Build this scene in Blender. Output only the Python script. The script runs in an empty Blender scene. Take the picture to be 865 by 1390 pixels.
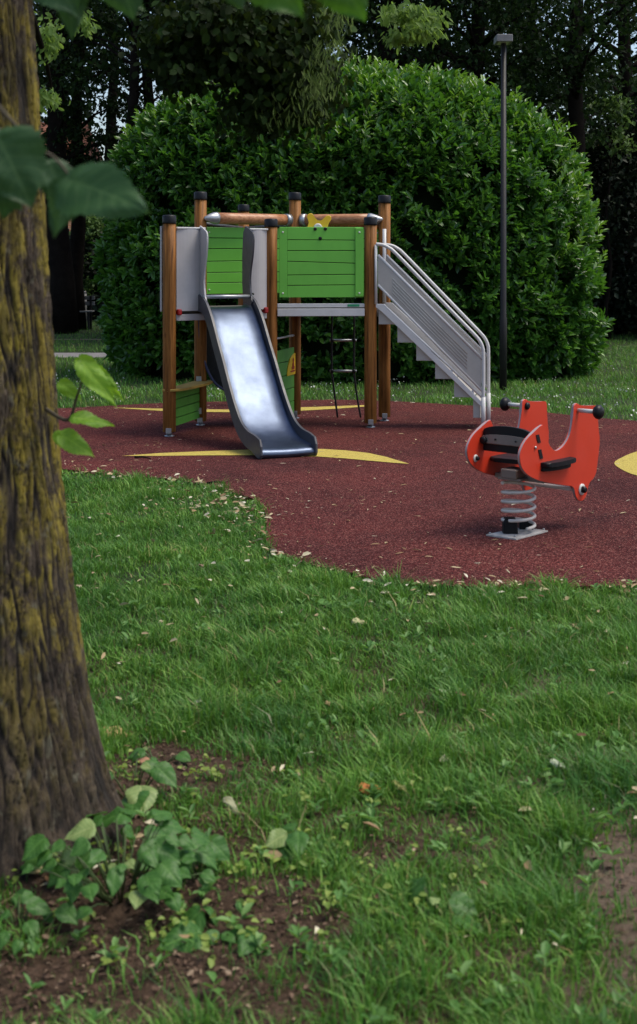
import bpy, bmesh, math, random
import numpy as np
from mathutils import Vector, Matrix
random.seed(7)
rng = np.random.default_rng(11)
C = bpy.context.scene.collection
F, HX, HY, CAMZ = 1802.0, 432.5, 356.0, 1.6       # focal length and horizon used to survey the place

def at(x, y, Y):
    return Vector(((x-HX)/F*Y, Y, CAMZ-(y-HY)/F*Y))
def gp(x, y):
    Y = CAMZ*F/(y-HY)
    return ((x-HX)/F*Y, Y)

# ------------------------------------------------------------------ materials
def new_mat(name):
    m = bpy.data.materials.new(name); m.use_nodes = True
    nt = m.node_tree
    return m, nt, nt.nodes['Principled BSDF']
def N(nt, t, **k):
    n = nt.nodes.new(t)
    for a, b in k.items():
        if a in n.inputs: n.inputs[a].default_value = b
        else: setattr(n, a, b)
    return n
def ramp(nt, stops):
    r = nt.nodes.new('ShaderNodeValToRGB')
    e = r.color_ramp.elements
    while len(e) < len(stops): e.new(0.5)
    for i, (p, c) in enumerate(stops):
        e[i].position = p; e[i].color = (*c, 1)
    return r
def L(nt, a, b): nt.links.new(a, b)
def coords(nt, scale=(1, 1, 1), kind='Object'):
    tc = nt.nodes.new('ShaderNodeTexCoord'); mp = nt.nodes.new('ShaderNodeMapping')
    mp.inputs['Scale'].default_value = scale
    L(nt, tc.outputs[kind], mp.inputs['Vector'])
    return mp.outputs['Vector']
def noise(nt, vec, scale, detail=4, rough=.55):
    n = nt.nodes.new('ShaderNodeTexNoise')
    n.inputs['Scale'].default_value = scale; n.inputs['Detail'].default_value = detail
    n.inputs['Roughness'].default_value = rough
    L(nt, vec, n.inputs['Vector'])
    return n.outputs['Fac']
def bump(nt, h, p, strength=.3, dist=.01):
    b = nt.nodes.new('ShaderNodeBump'); b.inputs['Strength'].default_value = strength
    b.inputs['Distance'].default_value = dist
    L(nt, h, b.inputs['Height']); L(nt, b.outputs['Normal'], p.inputs['Normal'])

def paint(name, col, rough=.45, var=.12, scale=6, metal=0, bscale=90, bstr=.05, grime=.25, spec=.5):
    m, nt, p = new_mat(name)
    v = coords(nt)
    n = noise(nt, v, scale, 6, .65)
    c = Vector(col)
    r = ramp(nt, [(.25, tuple(c*(1-var-grime))), (.5, tuple(c*(1-var*.3))), (.75, tuple(c*(1+var)))])
    L(nt, n, r.inputs[0])
    sc_ = ramp(nt, [(.66, (0, 0, 0)), (.70, (1, 1, 1))]); L(nt, noise(nt, coords(nt, (1, 1, 5)), 14, 8, .8), sc_.inputs[0])
    wm = N(nt, 'ShaderNodeMix', data_type='RGBA'); L(nt, sc_.outputs[0], wm.inputs[0]); L(nt, r.outputs[0], wm.inputs[6])
    g_ = sum(col)/3; wm.inputs[7].default_value = tuple(min(1, q*.55+g_*.35+.03) for q in col)+(1,)
    L(nt, wm.outputs[2], p.inputs['Base Color'])
    rr = nt.nodes.new('ShaderNodeMapRange'); rr.inputs[3].default_value = max(.05, rough-.1); rr.inputs[4].default_value = rough+.15
    L(nt, noise(nt, v, scale*3, 5), rr.inputs[0]); L(nt, rr.outputs[0], p.inputs['Roughness'])
    p.inputs['Metallic'].default_value = metal; p.inputs['Specular IOR Level'].default_value = spec
    bump(nt, noise(nt, v, bscale, 3), p, bstr, .004)
    return m

def leaf_mat(name, stops, rough=.5, trans=.25, tcol=(.12, .22, .02), spec=.5, patch=None):
    m, nt, p = new_mat(name)
    g = nt.nodes.new('ShaderNodeNewGeometry')
    r = ramp(nt, stops); L(nt, g.outputs['Random Per Island'], r.inputs[0])
    col = r.outputs[0]
    if patch:
        v = coords(nt)
        mx = N(nt, 'ShaderNodeMix', data_type='RGBA', blend_type='MULTIPLY')
        mx.inputs['Factor'].default_value = 1
        rp = ramp(nt, [(.3, patch[1]), (.65, patch[2])])
        L(nt, noise(nt, v, patch[0], 3), rp.inputs[0])
        L(nt, col, mx.inputs[6]); L(nt, rp.outputs[0], mx.inputs[7]); col = mx.outputs[2]
    L(nt, col, p.inputs['Base Color'])
    p.inputs['Roughness'].default_value = rough
    p.inputs['Specular IOR Level'].default_value = spec
    t = nt.nodes.new('ShaderNodeBsdfTranslucent'); t.inputs['Color'].default_value = (*tcol, 1)
    ms = nt.nodes.new('ShaderNodeMixShader'); ms.inputs[0].default_value = trans
    L(nt, p.outputs[0], ms.inputs[1]); L(nt, t.outputs[0], ms.inputs[2])
    L(nt, ms.outputs[0], nt.nodes['Material Output'].inputs['Surface'])
    return m

M = {}
# timber posts: warm stained pine with long grain and drying cracks
m, nt, p = new_mat('stained_pine')
v = coords(nt, (9, 9, .55))
n1 = noise(nt, v, 5, 6, .6)
r = ramp(nt, [(.28, (.06, .022, .005)), (.48, (.21, .083, .018)), (.7, (.33, .140, .034))])
L(nt, n1, r.inputs[0])
v2 = coords(nt, (1, 1, .35)); vo = nt.nodes.new('ShaderNodeTexVoronoi'); vo.inputs['Scale'].default_value = 9
L(nt, v2, vo.inputs['Vector'])
kr = ramp(nt, [(.03, (.3, .2, .15)), (.12, (1, 1, 1))]); L(nt, vo.outputs['Distance'], kr.inputs[0])
mx = N(nt, 'ShaderNodeMix', data_type='RGBA', blend_type='MULTIPLY'); mx.inputs['Factor'].default_value = .8
L(nt, r.outputs[0], mx.inputs[6]); L(nt, kr.outputs[0], mx.inputs[7]); L(nt, mx.outputs[2], p.inputs['Base Color'])
p.inputs['Roughness'].default_value = .6; p.inputs['Specular IOR Level'].default_value = .2
bump(nt, n1, p, .4, .005); M['wood'] = m
# same pine along the lying beams, sky sheen put into the paler pinkish colour
m, nt, p = new_mat('stained_pine_beam')
v = coords(nt, (.6, 9, 9)); n1 = noise(nt, v, 5, 6, .6)
r = ramp(nt, [(.28, (.20, .07, .025)), (.48, (.38, .16, .065)), (.7, (.50, .25, .12))])
L(nt, n1, r.inputs[0]); L(nt, r.outputs[0], p.inputs['Base Color']); p.inputs['Roughness'].default_value = .4
bump(nt, n1, p, .25, .004); M['beam'] = m

M['cap'] = paint('black_plastic', (.008, .008, .010), .4, spec=.25)
M['green'] = paint('green_panel', (.15, .50, .055), .42, .06, 3, grime=.08)
M['green_low'] = paint('green_panel_darker', (.095, .33, .045), .5, .12, 4, grime=.15)  # darker, blotchier copy of the panel green for the low panels
M['grey_panel'] = paint('light_grey_panel', (.46, .44, .445), .5, .06, 3, grime=.08)
M['grey_rail'] = paint('pale_grey_metal', (.58, .57, .56), .4, .06, 8, grime=.08)
M['stair'] = paint('warm_grey_panel', (.43, .405, .37), .5, .08, 4, grime=.1)
M['dark_grey'] = paint('dark_grey_plastic', (.060, .060, .070), .4, .1, 5, spec=.4)
M['deck'] = paint('deck_floor', (.09, .085, .08), .7)
M['alu'] = paint('galvanised_metal', (.42, .43, .44), .38, .12, 15, metal=.8)
M['yellow'] = paint('yellow_plastic', (.88, .55, .02), .4, .06, 4, grime=.06)
M['yellow_wood'] = paint('weathered_yellow_board', (.42, .27, .05), .6, .2, 8)
M['red_clamp'] = paint('red_clamp', (.35, .01, .012), .4)
M['rubber'] = paint('black_rubber', (.008, .008, .009), .6, spec=.2)
M['navy'] = paint('navy_edge', (.03, .04, .11), .35)
M['rope'] = paint('dark_rope', (.015, .014, .016), .8, bscale=400, bstr=.4)
M['sticker'] = paint('green_sticker', (.02, .28, .12), .35)
M['red'] = paint('red_board', (.60, .042, .016), .38, .04, 3, grime=.05)
M['red_edge'] = paint('pale_board_edge', (.36, .27, .28), .5)
M['black_board'] = paint('black_board', (.008, .008, .011), .5, spec=.25)
M['taupe'] = paint('taupe_board', (.22, .18, .16), .5)
M['spring'] = paint('painted_spring_steel', (.62, .57, .51), .38, .1, 12)
M['plate'] = paint('worn_steel_plate', (.50, .48, .45), .5, .25, 14)
M['white'] = paint('white_washer', (.65, .64, .6), .4)
M['lamp'] = paint('dark_lamp_metal', (.020, .018, .018), .5, spec=.3)
M['lamp_head'] = paint('grey_lamp_head', (.22, .21, .20), .5)
M['rust'] = paint('rusty_chain', (.12, .04, .03), .6)

# brushed slide steel
m, nt, p = new_mat('brushed_steel')
p.inputs['Metallic'].default_value = 1
v = coords(nt, (2, 2, 2)); r = ramp(nt, [(.3, (.15, .185, .27)), (.7, (.22, .27, .38))]); L(nt, noise(nt, v, 3, 5), r.inputs[0])
L(nt, r.outputs[0], p.inputs['Base Color'])
v = coords(nt, (120, 3, 3)); mr = nt.nodes.new('ShaderNodeMapRange'); mr.inputs[3].default_value = .32; mr.inputs[4].default_value = .5
nn = noise(nt, v, 2, 5); L(nt, nn, mr.inputs[0]); L(nt, mr.outputs[0], p.inputs['Roughness'])
bump(nt, noise(nt, coords(nt), 3.2, 2), p, .22, .03); M['steel'] = m

# safety surface: granulated rubber
m, nt, p = new_mat('granulated_rubber')
v = coords(nt)
vo = nt.nodes.new('ShaderNodeTexVoronoi'); vo.inputs['Scale'].default_value = 170; L(nt, v, vo.inputs['Vector'])
sp = nt.nodes.new('ShaderNodeSeparateColor'); L(nt, vo.outputs['Color'], sp.inputs[0])
r = ramp(nt, [(0, (.010, .003, .003)), (.3, (.052, .009, .009)), (.78, (.095, .017, .016)), (.92, (.25, .10, .085))]); L(nt, sp.outputs[0], r.inputs[0])
rb = ramp(nt, [(.3, (.50, .52, .58)), (.5, (.95, .95, .95)), (.72, (1.3, 1.15, 1.1))]); L(nt, noise(nt, v, .8, 9, .72), rb.inputs[0])
mx = N(nt, 'ShaderNodeMix', data_type='RGBA', blend_type='MULTIPLY'); mx.inputs['Factor'].default_value = 1
L(nt, r.outputs[0], mx.inputs[6]); L(nt, rb.outputs[0], mx.inputs[7]); L(nt, mx.outputs[2], p.inputs['Base Color'])
p.inputs['Roughness'].default_value = .85; p.inputs['Specular IOR Level'].default_value = .12
bump(nt, vo.outputs['Distance'], p, .7, .006); M['epdm'] = m
m, nt, p = new_mat('yellow_granulate')
v = coords(nt)
vo = nt.nodes.new('ShaderNodeTexVoronoi'); vo.inputs['Scale'].default_value = 170; L(nt, v, vo.inputs['Vector'])
sp = nt.nodes.new('ShaderNodeSeparateColor'); L(nt, vo.outputs['Color'], sp.inputs[0])
r = ramp(nt, [(0, (.22, .16, .025)), (.3, (.42, .32, .05)), (1, (.55, .43, .09))]); L(nt, sp.outputs[0], r.inputs[0])
L(nt, r.outputs[0], p.inputs['Base Color']); p.inputs['Roughness'].default_value = .8
bump(nt, vo.outputs['Distance'], p, .6, .005); M['yellow_epdm'] = m

# ground: soil and litter, mossy turf further out
m, nt, p = new_mat('soil_and_turf')
v = coords(nt)
r = ramp(nt, [(.3, (.026, .014, .009)), (.5, (.075, .042, .028)), (.72, (.16, .10, .070))])
L(nt, noise(nt, v, 16, 9, .75), r.inputs[0])
gr = ramp(nt, [(.3, (.012, .026, .008)), (.7, (.030, .058, .016))]); L(nt, noise(nt, v, 5, 8, .7), gr.inputs[0])
sx = nt.nodes.new('ShaderNodeSeparateXYZ'); L(nt, v, sx.inputs[0])
mrx = nt.nodes.new('ShaderNodeMapRange'); mrx.inputs[1].default_value = .25; mrx.inputs[2].default_value = .8; mrx.inputs[3].default_value = 0; mrx.inputs[4].default_value = .75; L(nt, sx.outputs[0], mrx.inputs[0])
pr = ramp(nt, [(.3, (.11, .075, .055)), (.7, (.27, .20, .155))]); L(nt, noise(nt, v, 22, 9, .75), pr.inputs[0])
mxp = N(nt, 'ShaderNodeMix', data_type='RGBA'); L(nt, mrx.outputs[0], mxp.inputs[0]); L(nt, r.outputs[0], mxp.inputs[6]); L(nt, pr.outputs[0], mxp.inputs[7])
mr = nt.nodes.new('ShaderNodeMapRange'); mr.inputs[1].default_value = 4.6; mr.inputs[2].default_value = 6.5
mr.inputs[3].default_value = .12; mr.inputs[4].default_value = .9; L(nt, sx.outputs[1], mr.inputs[0])
mx = N(nt, 'ShaderNodeMix', data_type='RGBA'); L(nt, mr.outputs[0], mx.inputs[0])
L(nt, mxp.outputs[2], mx.inputs[6]); L(nt, gr.outputs[0], mx.inputs[7]); L(nt, mx.outputs[2], p.inputs['Base Color'])
p.inputs['Roughness'].default_value = .95; p.inputs['Specular IOR Level'].default_value = .2
bump(nt, noise(nt, v, 28, 8, .7), p, .9, .03); M['ground'] = m
M['path'] = paint('grey_gravel_path', (.20, .185, .185), .9, .15, 4, bscale=60, bstr=.5)
M['dirt'] = paint('trodden_dirt', (.16, .12, .07), .95, .2, 4)

# bark with yellow-green lichen
m, nt, p = new_mat('lichen_bark')
v = coords(nt, (1, 1, .34)); nb = noise(nt, v, 26, 10, .75)
r = ramp(nt, [(.36, (.014, .009, .006)), (.5, (.065, .043, .027)), (.68, (.19, .145, .10))]); L(nt, nb, r.inputs[0])
v2 = coords(nt, (1, 1, .7)); nl = noise(nt, v2, 7, 8, .75)
lr = ramp(nt, [(.44, (0, 0, 0)), (.53, (1, 1, 1))]); L(nt, nl, lr.inputs[0])
sx = nt.nodes.new('ShaderNodeSeparateXYZ'); L(nt, coords(nt), sx.inputs[0])
mr = nt.nodes.new('ShaderNodeMapRange'); mr.inputs[1].default_value = .1; mr.inputs[2].default_value = .75
L(nt, sx.outputs[2], mr.inputs[0])
mu = N(nt, 'ShaderNodeMath', operation='MULTIPLY'); L(nt, lr.outputs[0], mu.inputs[0]); L(nt, mr.outputs[0], mu.inputs[1])
atn = nt.nodes.new('ShaderNodeAttribute'); atn.attribute_name = 'plate'
rid = ramp(nt, [(.35, (0, 0, 0)), (.65, (1, 1, 1))]); L(nt, atn.outputs['Fac'], rid.inputs[0])
mu2 = N(nt, 'ShaderNodeMath', operation='MULTIPLY'); L(nt, mu.outputs[0], mu2.inputs[0]); L(nt, rid.outputs[0], mu2.inputs[1])
lc = ramp(nt, [(.35, (.12, .095, .014)), (.65, (.44, .34, .04))]); L(nt, noise(nt, v, 20, 6), lc.inputs[0])
mx = N(nt, 'ShaderNodeMix', data_type='RGBA'); L(nt, mu2.outputs[0], mx.inputs[0]); L(nt, r.outputs[0], mx.inputs[6]); L(nt, lc.outputs[0], mx.inputs[7])
gl = ramp(nt, [(.60, (0, 0, 0)), (.66, (.6, .6, .6))]); L(nt, noise(nt, coords(nt, (1, 1, .7)), 24, 4, .6), gl.inputs[0])
mx2 = N(nt, 'ShaderNodeMix', data_type='RGBA'); L(nt, gl.outputs[0], mx2.inputs[0]); L(nt, mx.outputs[2], mx2.inputs[6]); mx2.inputs[7].default_value = (.20, .19, .13, 1)
cr = ramp(nt, [(.18, (.16, .13, .11)), (.55, (1, 1, 1))]); L(nt, atn.outputs['Fac'], cr.inputs[0])  # darker fissure bark plus crease shade, painted in by furrow depth
mx3 = N(nt, 'ShaderNodeMix', data_type='RGBA', blend_type='MULTIPLY'); mx3.inputs['Factor'].default_value = 1; L(nt, mx2.outputs[2], mx3.inputs[6]); L(nt, cr.outputs[0], mx3.inputs[7])
mp_ = ramp(nt, [(.36, (.35, .30, .26)), (.56, (1, 1, 1))]); L(nt, noise(nt, coords(nt, (1, 1, .45)), 9, 9, .78), mp_.inputs[0])
mx4 = N(nt, 'ShaderNodeMix', data_type='RGBA', blend_type='MULTIPLY'); mx4.inputs['Factor'].default_value = 1; L(nt, mx3.outputs[2], mx4.inputs[6]); L(nt, mp_.outputs[0], mx4.inputs[7])
L(nt, mx4.outputs[2], p.inputs['Base Color']); p.inputs['Roughness'].default_value = .9
bump(nt, nb, p, 1, .03); M['bark'] = m
M['dark_bark'] = paint('dark_bark', (.014, .011, .009), .95, .3, 8, bscale=30, bstr=.6, spec=.05)
M['twig'] = paint('green_brown_twig', (.07, .055, .03), .7)

M['laurel'] = leaf_mat('laurel_leaves', [(0, (.018, .062, .010)), (.4, (.040, .125, .017)), (.8, (.078, .20, .028)), (1, (.15, .30, .045))], .36, .25, (.11, .30, .02), .5)
M['laurel_core'] = paint('hedge_dark_core', (.008, .016, .005), .9, spec=.1)
M['forest'] = leaf_mat('forest_leaves', [(0, (.004, .010, .004)), (.6, (.010, .022, .007)), (1, (.026, .054, .014))], .65, .14, (.04, .09, .015), .08)
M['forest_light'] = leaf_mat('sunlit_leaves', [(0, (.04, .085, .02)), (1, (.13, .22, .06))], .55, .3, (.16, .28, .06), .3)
M['forest_dark'] = leaf_mat('evergreen_leaves', [(0, (.005, .010, .005)), (1, (.018, .032, .014))], .6, .06, (.03, .05, .01), .25)
M['linden'] = leaf_mat('linden_leaves', [(0, (.018, .035, .010)), (1, (.045, .075, .022))], .5, .3, (.07, .12, .015), .3)
M['bract'] = leaf_mat('linden_bracts', [(0, (.07, .11, .02)), (1, (.16, .22, .06))], .6, .35, (.2, .3, .08), .2)
def mth(nt, op, a, b=None, c=None):
    q = nt.nodes.new('ShaderNodeMath'); q.operation = op
    for k, v_ in enumerate((a, b, c)):
        if v_ is None: continue
        if isinstance(v_, (int, float)): q.inputs[k].default_value = v_
        else: L(nt, v_, q.inputs[k])
    return q.outputs[0]
def big_leaf(name, a, b, trans, tcol, rough=.45):
    m = leaf_mat(name, [(0, a), (1, b)], rough, trans, tcol, .3)
    nt = m.node_tree; p = nt.nodes['Principled BSDF']
    at_ = nt.nodes.new('ShaderNodeAttribute'); at_.attribute_name = 'leafco'
    sx = nt.nodes.new('ShaderNodeSeparateXYZ'); L(nt, at_.outputs['Vector'], sx.inputs[0])
    t, q, w = sx.outputs
    aq = mth(nt, 'ABSOLUTE', q)
    mid = mth(nt, 'LESS_THAN', mth(nt, 'MULTIPLY', aq, w), .035)
    ph = mth(nt, 'FRACT', mth(nt, 'SUBTRACT', mth(nt, 'MULTIPLY', t, 6.5), mth(nt, 'MULTIPLY', aq, 1.6)))
    lat = mth(nt, 'LESS_THAN', mth(nt, 'ABSOLUTE', mth(nt, 'SUBTRACT', ph, .5)), .065)
    vein = mth(nt, 'MAXIMUM', mid, mth(nt, 'MULTIPLY', lat, .7))
    src = p.inputs['Base Color'].links[0].from_socket
    nz = ramp(nt, [(.3, (.7, .75, .7)), (.7, (1.25, 1.15, 1.1))]); L(nt, noise(nt, coords(nt), 28, 5, .7), nz.inputs[0])
    m1 = N(nt, 'ShaderNodeMix', data_type='RGBA', blend_type='MULTIPLY'); m1.inputs['Factor'].default_value = 1; L(nt, src, m1.inputs[6]); L(nt, nz.outputs[0], m1.inputs[7])
    m2 = N(nt, 'ShaderNodeMix', data_type='RGBA'); L(nt, mth(nt, 'MULTIPLY', vein, .55), m2.inputs[0]); L(nt, m1.outputs[2], m2.inputs[6])
    m2.inputs[7].default_value = (min(b[0]*2.2+.02, 1), min(b[1]*1.7+.03, 1), b[2]*1.8+.01, 1)
    L(nt, m2.outputs[2], p.inputs['Base Color'])
    bump(nt, mth(nt, 'SUBTRACT', noise(nt, coords(nt), 45, 3), mth(nt, 'MULTIPLY', vein, .8)), p, .45, .006)
    return m
M['leaf_dark'] = big_leaf('shaded_linden_leaf', (.026, .075, .028), (.042, .105, .036), .35, (.07, .17, .03))
M['leaf_bright'] = big_leaf('young_linden_leaf', (.16, .34, .03), (.24, .44, .05), .5, (.34, .60, .03))
M['leaf_plant'] = big_leaf('seedling_leaf', (.024, .090, .018), (.075, .20, .040), .3, (.10, .26, .02))
M['grass'] = leaf_mat('grass_blades', [(0, (.028, .088, .016)), (.4, (.080, .225, .038)), (.8, (.18, .36, .075)), (.965, (.14, .22, .055)), (.98, (.30, .26, .12)), (1, (.42, .36, .2))], .42, .3, (.14, .30, .03), .22,
                      (1.9, (.60, .72, .78), (1.3, 1.18, .95)))
M['litter'] = leaf_mat('pale_leaf_litter', [(0, (.12, .06, .03)), (.3, (.30, .20, .10)), (.7, (.50, .42, .25)), (1, (.66, .62, .48))], .7, .1, (.3, .22, .1), .3)
M['mulch'] = leaf_mat('bark_litter', [(0, (.025, .015, .010)), (.5, (.08, .046, .030)), (.9, (.17, .11, .075)), (1, (.32, .24, .16))], .85, .02, (.1, .05, .02), .2)
M['daisy'] = leaf_mat('white_clover_flowers', [(0, (.45, .47, .42)), (1, (.7, .7, .64))], .6, .2, (.5, .5, .4), .3)
M['seedling'] = leaf_mat('yellow_green_seedlings', [(0, (.12, .20, .03)), (1, (.28, .36, .08))], .5, .3, (.3, .42, .05), .3)
# brick
m, nt, p = new_mat('orange_brick')
br = nt.nodes.new('ShaderNodeTexBrick'); br.inputs['Scale'].default_value = 1
br.inputs['Color1'].default_value = (.42, .17, .07, 1); br.inputs['Color2'].default_value = (.33, .12, .05, 1); br.inputs['Mortar'].default_value = (.4, .36, .3, 1)
br.inputs['Brick Width'].default_value = .24; br.inputs['Row Height'].default_value = .075; br.inputs['Mortar Size'].default_value = .01
rot = nt.nodes.new('ShaderNodeMapping'); rot.inputs['Rotation'].default_value = (math.pi/2, 0, 0)
tc = nt.nodes.new('ShaderNodeTexCoord'); L(nt, tc.outputs['Object'], rot.inputs[0]); L(nt, rot.outputs[0], br.inputs['Vector'])
L(nt, br.outputs['Color'], p.inputs['Base Color']); p.inputs['Roughness'].default_value = .9; M['brick'] = m
M['tiles'] = paint('roof_tiles', (.22, .08, .045), .8)
M['frame_white'] = paint('white_window_frame', (.7, .7, .68), .5)
m, nt, p = new_mat('window_glass'); p.inputs['Base Color'].default_value = (.03, .04, .05, 1); p.inputs['Roughness'].default_value = .08; M['glass'] = m

# ------------------------------------------------------------------ object helpers
ORG = {}
def origin(o): return ORG.get(o.name, Vector((0, 0, 0))) if o else Vector((0, 0, 0))
def tag(o, label=None, cat=None, group=None, kind=None):
    if label: o['label'] = label
    if cat: o['category'] = cat
    if group: o['group'] = group
    if kind: o['kind'] = kind
    return o
def thing(name, loc, label, cat, group=None):
    o = bpy.data.objects.new(name, None); C.objects.link(o); o.location = loc; o.empty_display_size = .1
    ORG[o.name] = Vector(loc)
    return tag(o, label, cat, group)
def link(name, me, mat, parent):
    o = bpy.data.objects.new(name, me); C.objects.link(o)
    mats = mat if isinstance(mat, (list, tuple)) else [mat]
    for q in mats: me.materials.append(q)
    if parent: o.parent = parent
    ORG[o.name] = origin(parent)
    return o
def obj(name, bm, mat, parent=None, base=None):
    me = bpy.data.meshes.new(name)
    bmesh.ops.recalc_face_normals(bm, faces=bm.faces)
    off = origin(parent)
    if base is not None and parent is None: off = Vector(base)
    bmesh.ops.translate(bm, vec=-off, verts=bm.verts)
    bm.to_mesh(me); bm.free()
    o = link(name, me, mat, parent)
    if base is not None and parent is None: o.location = off; ORG[o.name] = off
    return o
def BM(): return bmesh.new()
def fast(name, V, Q, T, mat, parent=None, base=None, smooth=False):
    """numpy mesh: V verts, Q quads, T triangles"""
    off = origin(parent)
    if base is not None and parent is None: off = Vector(base)
    V = np.asarray(V, dtype=np.float32) - np.array(off, dtype=np.float32)
    me = bpy.data.meshes.new(name)
    nq, ntr = (0 if Q is None else len(Q)), (0 if T is None else len(T))
    me.vertices.add(len(V)); me.vertices.foreach_set('co', V.ravel())
    idx = np.concatenate([np.asarray(Q, dtype=np.int32).ravel() if nq else np.zeros(0, np.int32), np.asarray(T, dtype=np.int32).ravel() if ntr else np.zeros(0, np.int32)])
    me.loops.add(len(idx)); me.loops.foreach_set('vertex_index', idx)
    me.polygons.add(nq+ntr)
    me.polygons.foreach_set('loop_start', np.concatenate([np.arange(nq)*4, nq*4+np.arange(ntr)*3]).astype(np.int32))
    if smooth: me.polygons.foreach_set('use_smooth', np.ones(nq+ntr, dtype=bool))
    me.update(calc_edges=True)
    o = link(name, me, mat, parent)
    if base is not None and parent is None: o.location = off; ORG[o.name] = off
    return o

def add_box(bm, c, size, ax=None, bevel=0.004, mi=0):
    """box at c with half axes along ax (3 vectors)"""
    ax = ax or (Vector((1, 0, 0)), Vector((0, 1, 0)), Vector((0, 0, 1)))
    c = Vector(c)
    vs = []
    for sx in (-1, 1):
        for sy in (-1, 1):
            for sz in (-1, 1):
                vs.append(bm.verts.new(c+ax[0]*sx*size[0]/2+ax[1]*sy*size[1]/2+ax[2]*sz*size[2]/2))
    fs = []
    for f in ((0, 1, 3, 2), (4, 6, 7, 5), (0, 4, 5, 1), (2, 3, 7, 6), (0, 2, 6, 4), (1, 5, 7, 3)):
        q = bm.faces.new([vs[i] for i in f]); q.material_index = mi; fs.append(q)
    if bevel:
        es = list({e for f in fs for e in f.edges})
        bmesh.ops.bevel(bm, geom=es, offset=min(bevel, min(size)*.3), segments=2, affect='EDGES', profile=.5)
def add_tube(bm, pts, r, seg=12, cap=True, mi=0):
    pts = [Vector(q) for q in pts]
    rr = r if isinstance(r, (list, tuple)) else [r]*len(pts)
    n = len(pts); rings = []
    t0 = (pts[1]-pts[0]).normalized()
    up = Vector((0, 0, 1)) if abs(t0.z) < .9 else Vector((1, 0, 0))
    a = t0.cross(up).normalized()
    for i in range(n):
        t = (pts[min(i+1, n-1)]-pts[max(i-1, 0)]).normalized()
        a = (a-t*a.dot(t)).normalized(); b = t.cross(a)
        rings.append([bm.verts.new(pts[i]+(a*math.cos(2*math.pi*k/seg)+b*math.sin(2*math.pi*k/seg))*rr[i]) for k in range(seg)])
    for i in range(n-1):
        for k in range(seg):
            f = bm.faces.new((rings[i][k], rings[i][(k+1) % seg], rings[i+1][(k+1) % seg], rings[i+1][k])); f.smooth = True; f.material_index = mi
    if cap:
        for rg in (rings[0], rings[-1]):
            f = bm.faces.new(rg); f.material_index = mi
def add_lathe(bm, c, prof, seg=20, axis=None, mi=0):
    """prof: list of (radius, height) along axis"""
    c = Vector(c); ax = Vector(axis).normalized() if axis is not None else Vector((0, 0, 1))
    up = Vector((0, 0, 1)) if abs(ax.z) < .9 else Vector((1, 0, 0))
    a = ax.cross(up).normalized(); b = ax.cross(a); rings = []
    for (r, h) in prof:
        rings.append([bm.verts.new(c+ax*h+(a*math.cos(2*math.pi*k/seg)+b*math.sin(2*math.pi*k/seg))*max(r, 1e-4)) for k in range(seg)])
    for i in range(len(rings)-1):
        for k in range(seg):
            f = bm.faces.new((rings[i][k], rings[i][(k+1) % seg], rings[i+1][(k+1) % seg], rings[i+1][k])); f.smooth = True; f.material_index = mi
    bm.faces.new(rings[0]).material_index = mi; bm.faces.new(rings[-1]).material_index = mi
def smooth2(pts, k=4, closed=True):
    out = []; n = len(pts)
    rngi = range(n if closed else n-1)
    for i in rngi:
        g = (lambda j: pts[j % n]) if closed else (lambda j: pts[min(max(j, 0), n-1)])
        p0, p1, p2, p3 = [np.array(g(j), float) for j in (i-1, i, i+1, i+2)]
        for s in range(k):
            t = s/k
            out.append(tuple(.5*((2*p1)+(-p0+p2)*t+(2*p0-5*p1+4*p2-p3)*t*t+(-p0+3*p1-3*p2+p3)*t**3)))
    if not closed: out.append(tuple(pts[-1]))
    return out
def add_prism(bm, pts, O, U, V, Nn, th, side_mi=0, bevel=.003):
    """outline pts (u,v) in plane O,U,V extruded by th along Nn (centred)"""
    O, U, V, Nn = Vector(O), Vector(U), Vector(V), Vector(Nn).normalized()
    A = [bm.verts.new(O+U*u+V*w-Nn*th/2) for u, w in pts]
    B = [bm.verts.new(O+U*u+V*w+Nn*th/2) for u, w in pts]
    f1 = bm.faces.new(A); f2 = bm.faces.new(list(reversed(B)))
    n = len(pts)
    for i in range(n):
        f = bm.faces.new((A[i], A[(i+1) % n], B[(i+1) % n], B[i])); f.material_index = side_mi
    if bevel:
        es = list(set(f1.edges) | set(f2.edges))
        bmesh.ops.bevel(bm, geom=es, offset=bevel, segments=1, affect='EDGES')

# value noise for numpy
_tab = rng.random((256, 256))
def vnoise(x, y, s=1.0, o=0):
    x = np.asarray(x)*s+o*17.3+100; y = np.asarray(y)*s+o*9.1+100
    xi = np.floor(x).astype(int); yi = np.floor(y).astype(int); fx = x-xi; fy = y-yi
    fx = fx*fx*(3-2*fx); fy = fy*fy*(3-2*fy)
    g = lambda a, b: _tab[a % 256, b % 256]
    return (g(xi, yi)*(1-fx)+g(xi+1, yi)*fx)*(1-fy)+(g(xi, yi+1)*(1-fx)+g(xi+1, yi+1)*fx)*fy
def nrm(a): return a/np.maximum(np.linalg.norm(a, axis=1, keepdims=True), 1e-9)

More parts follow.
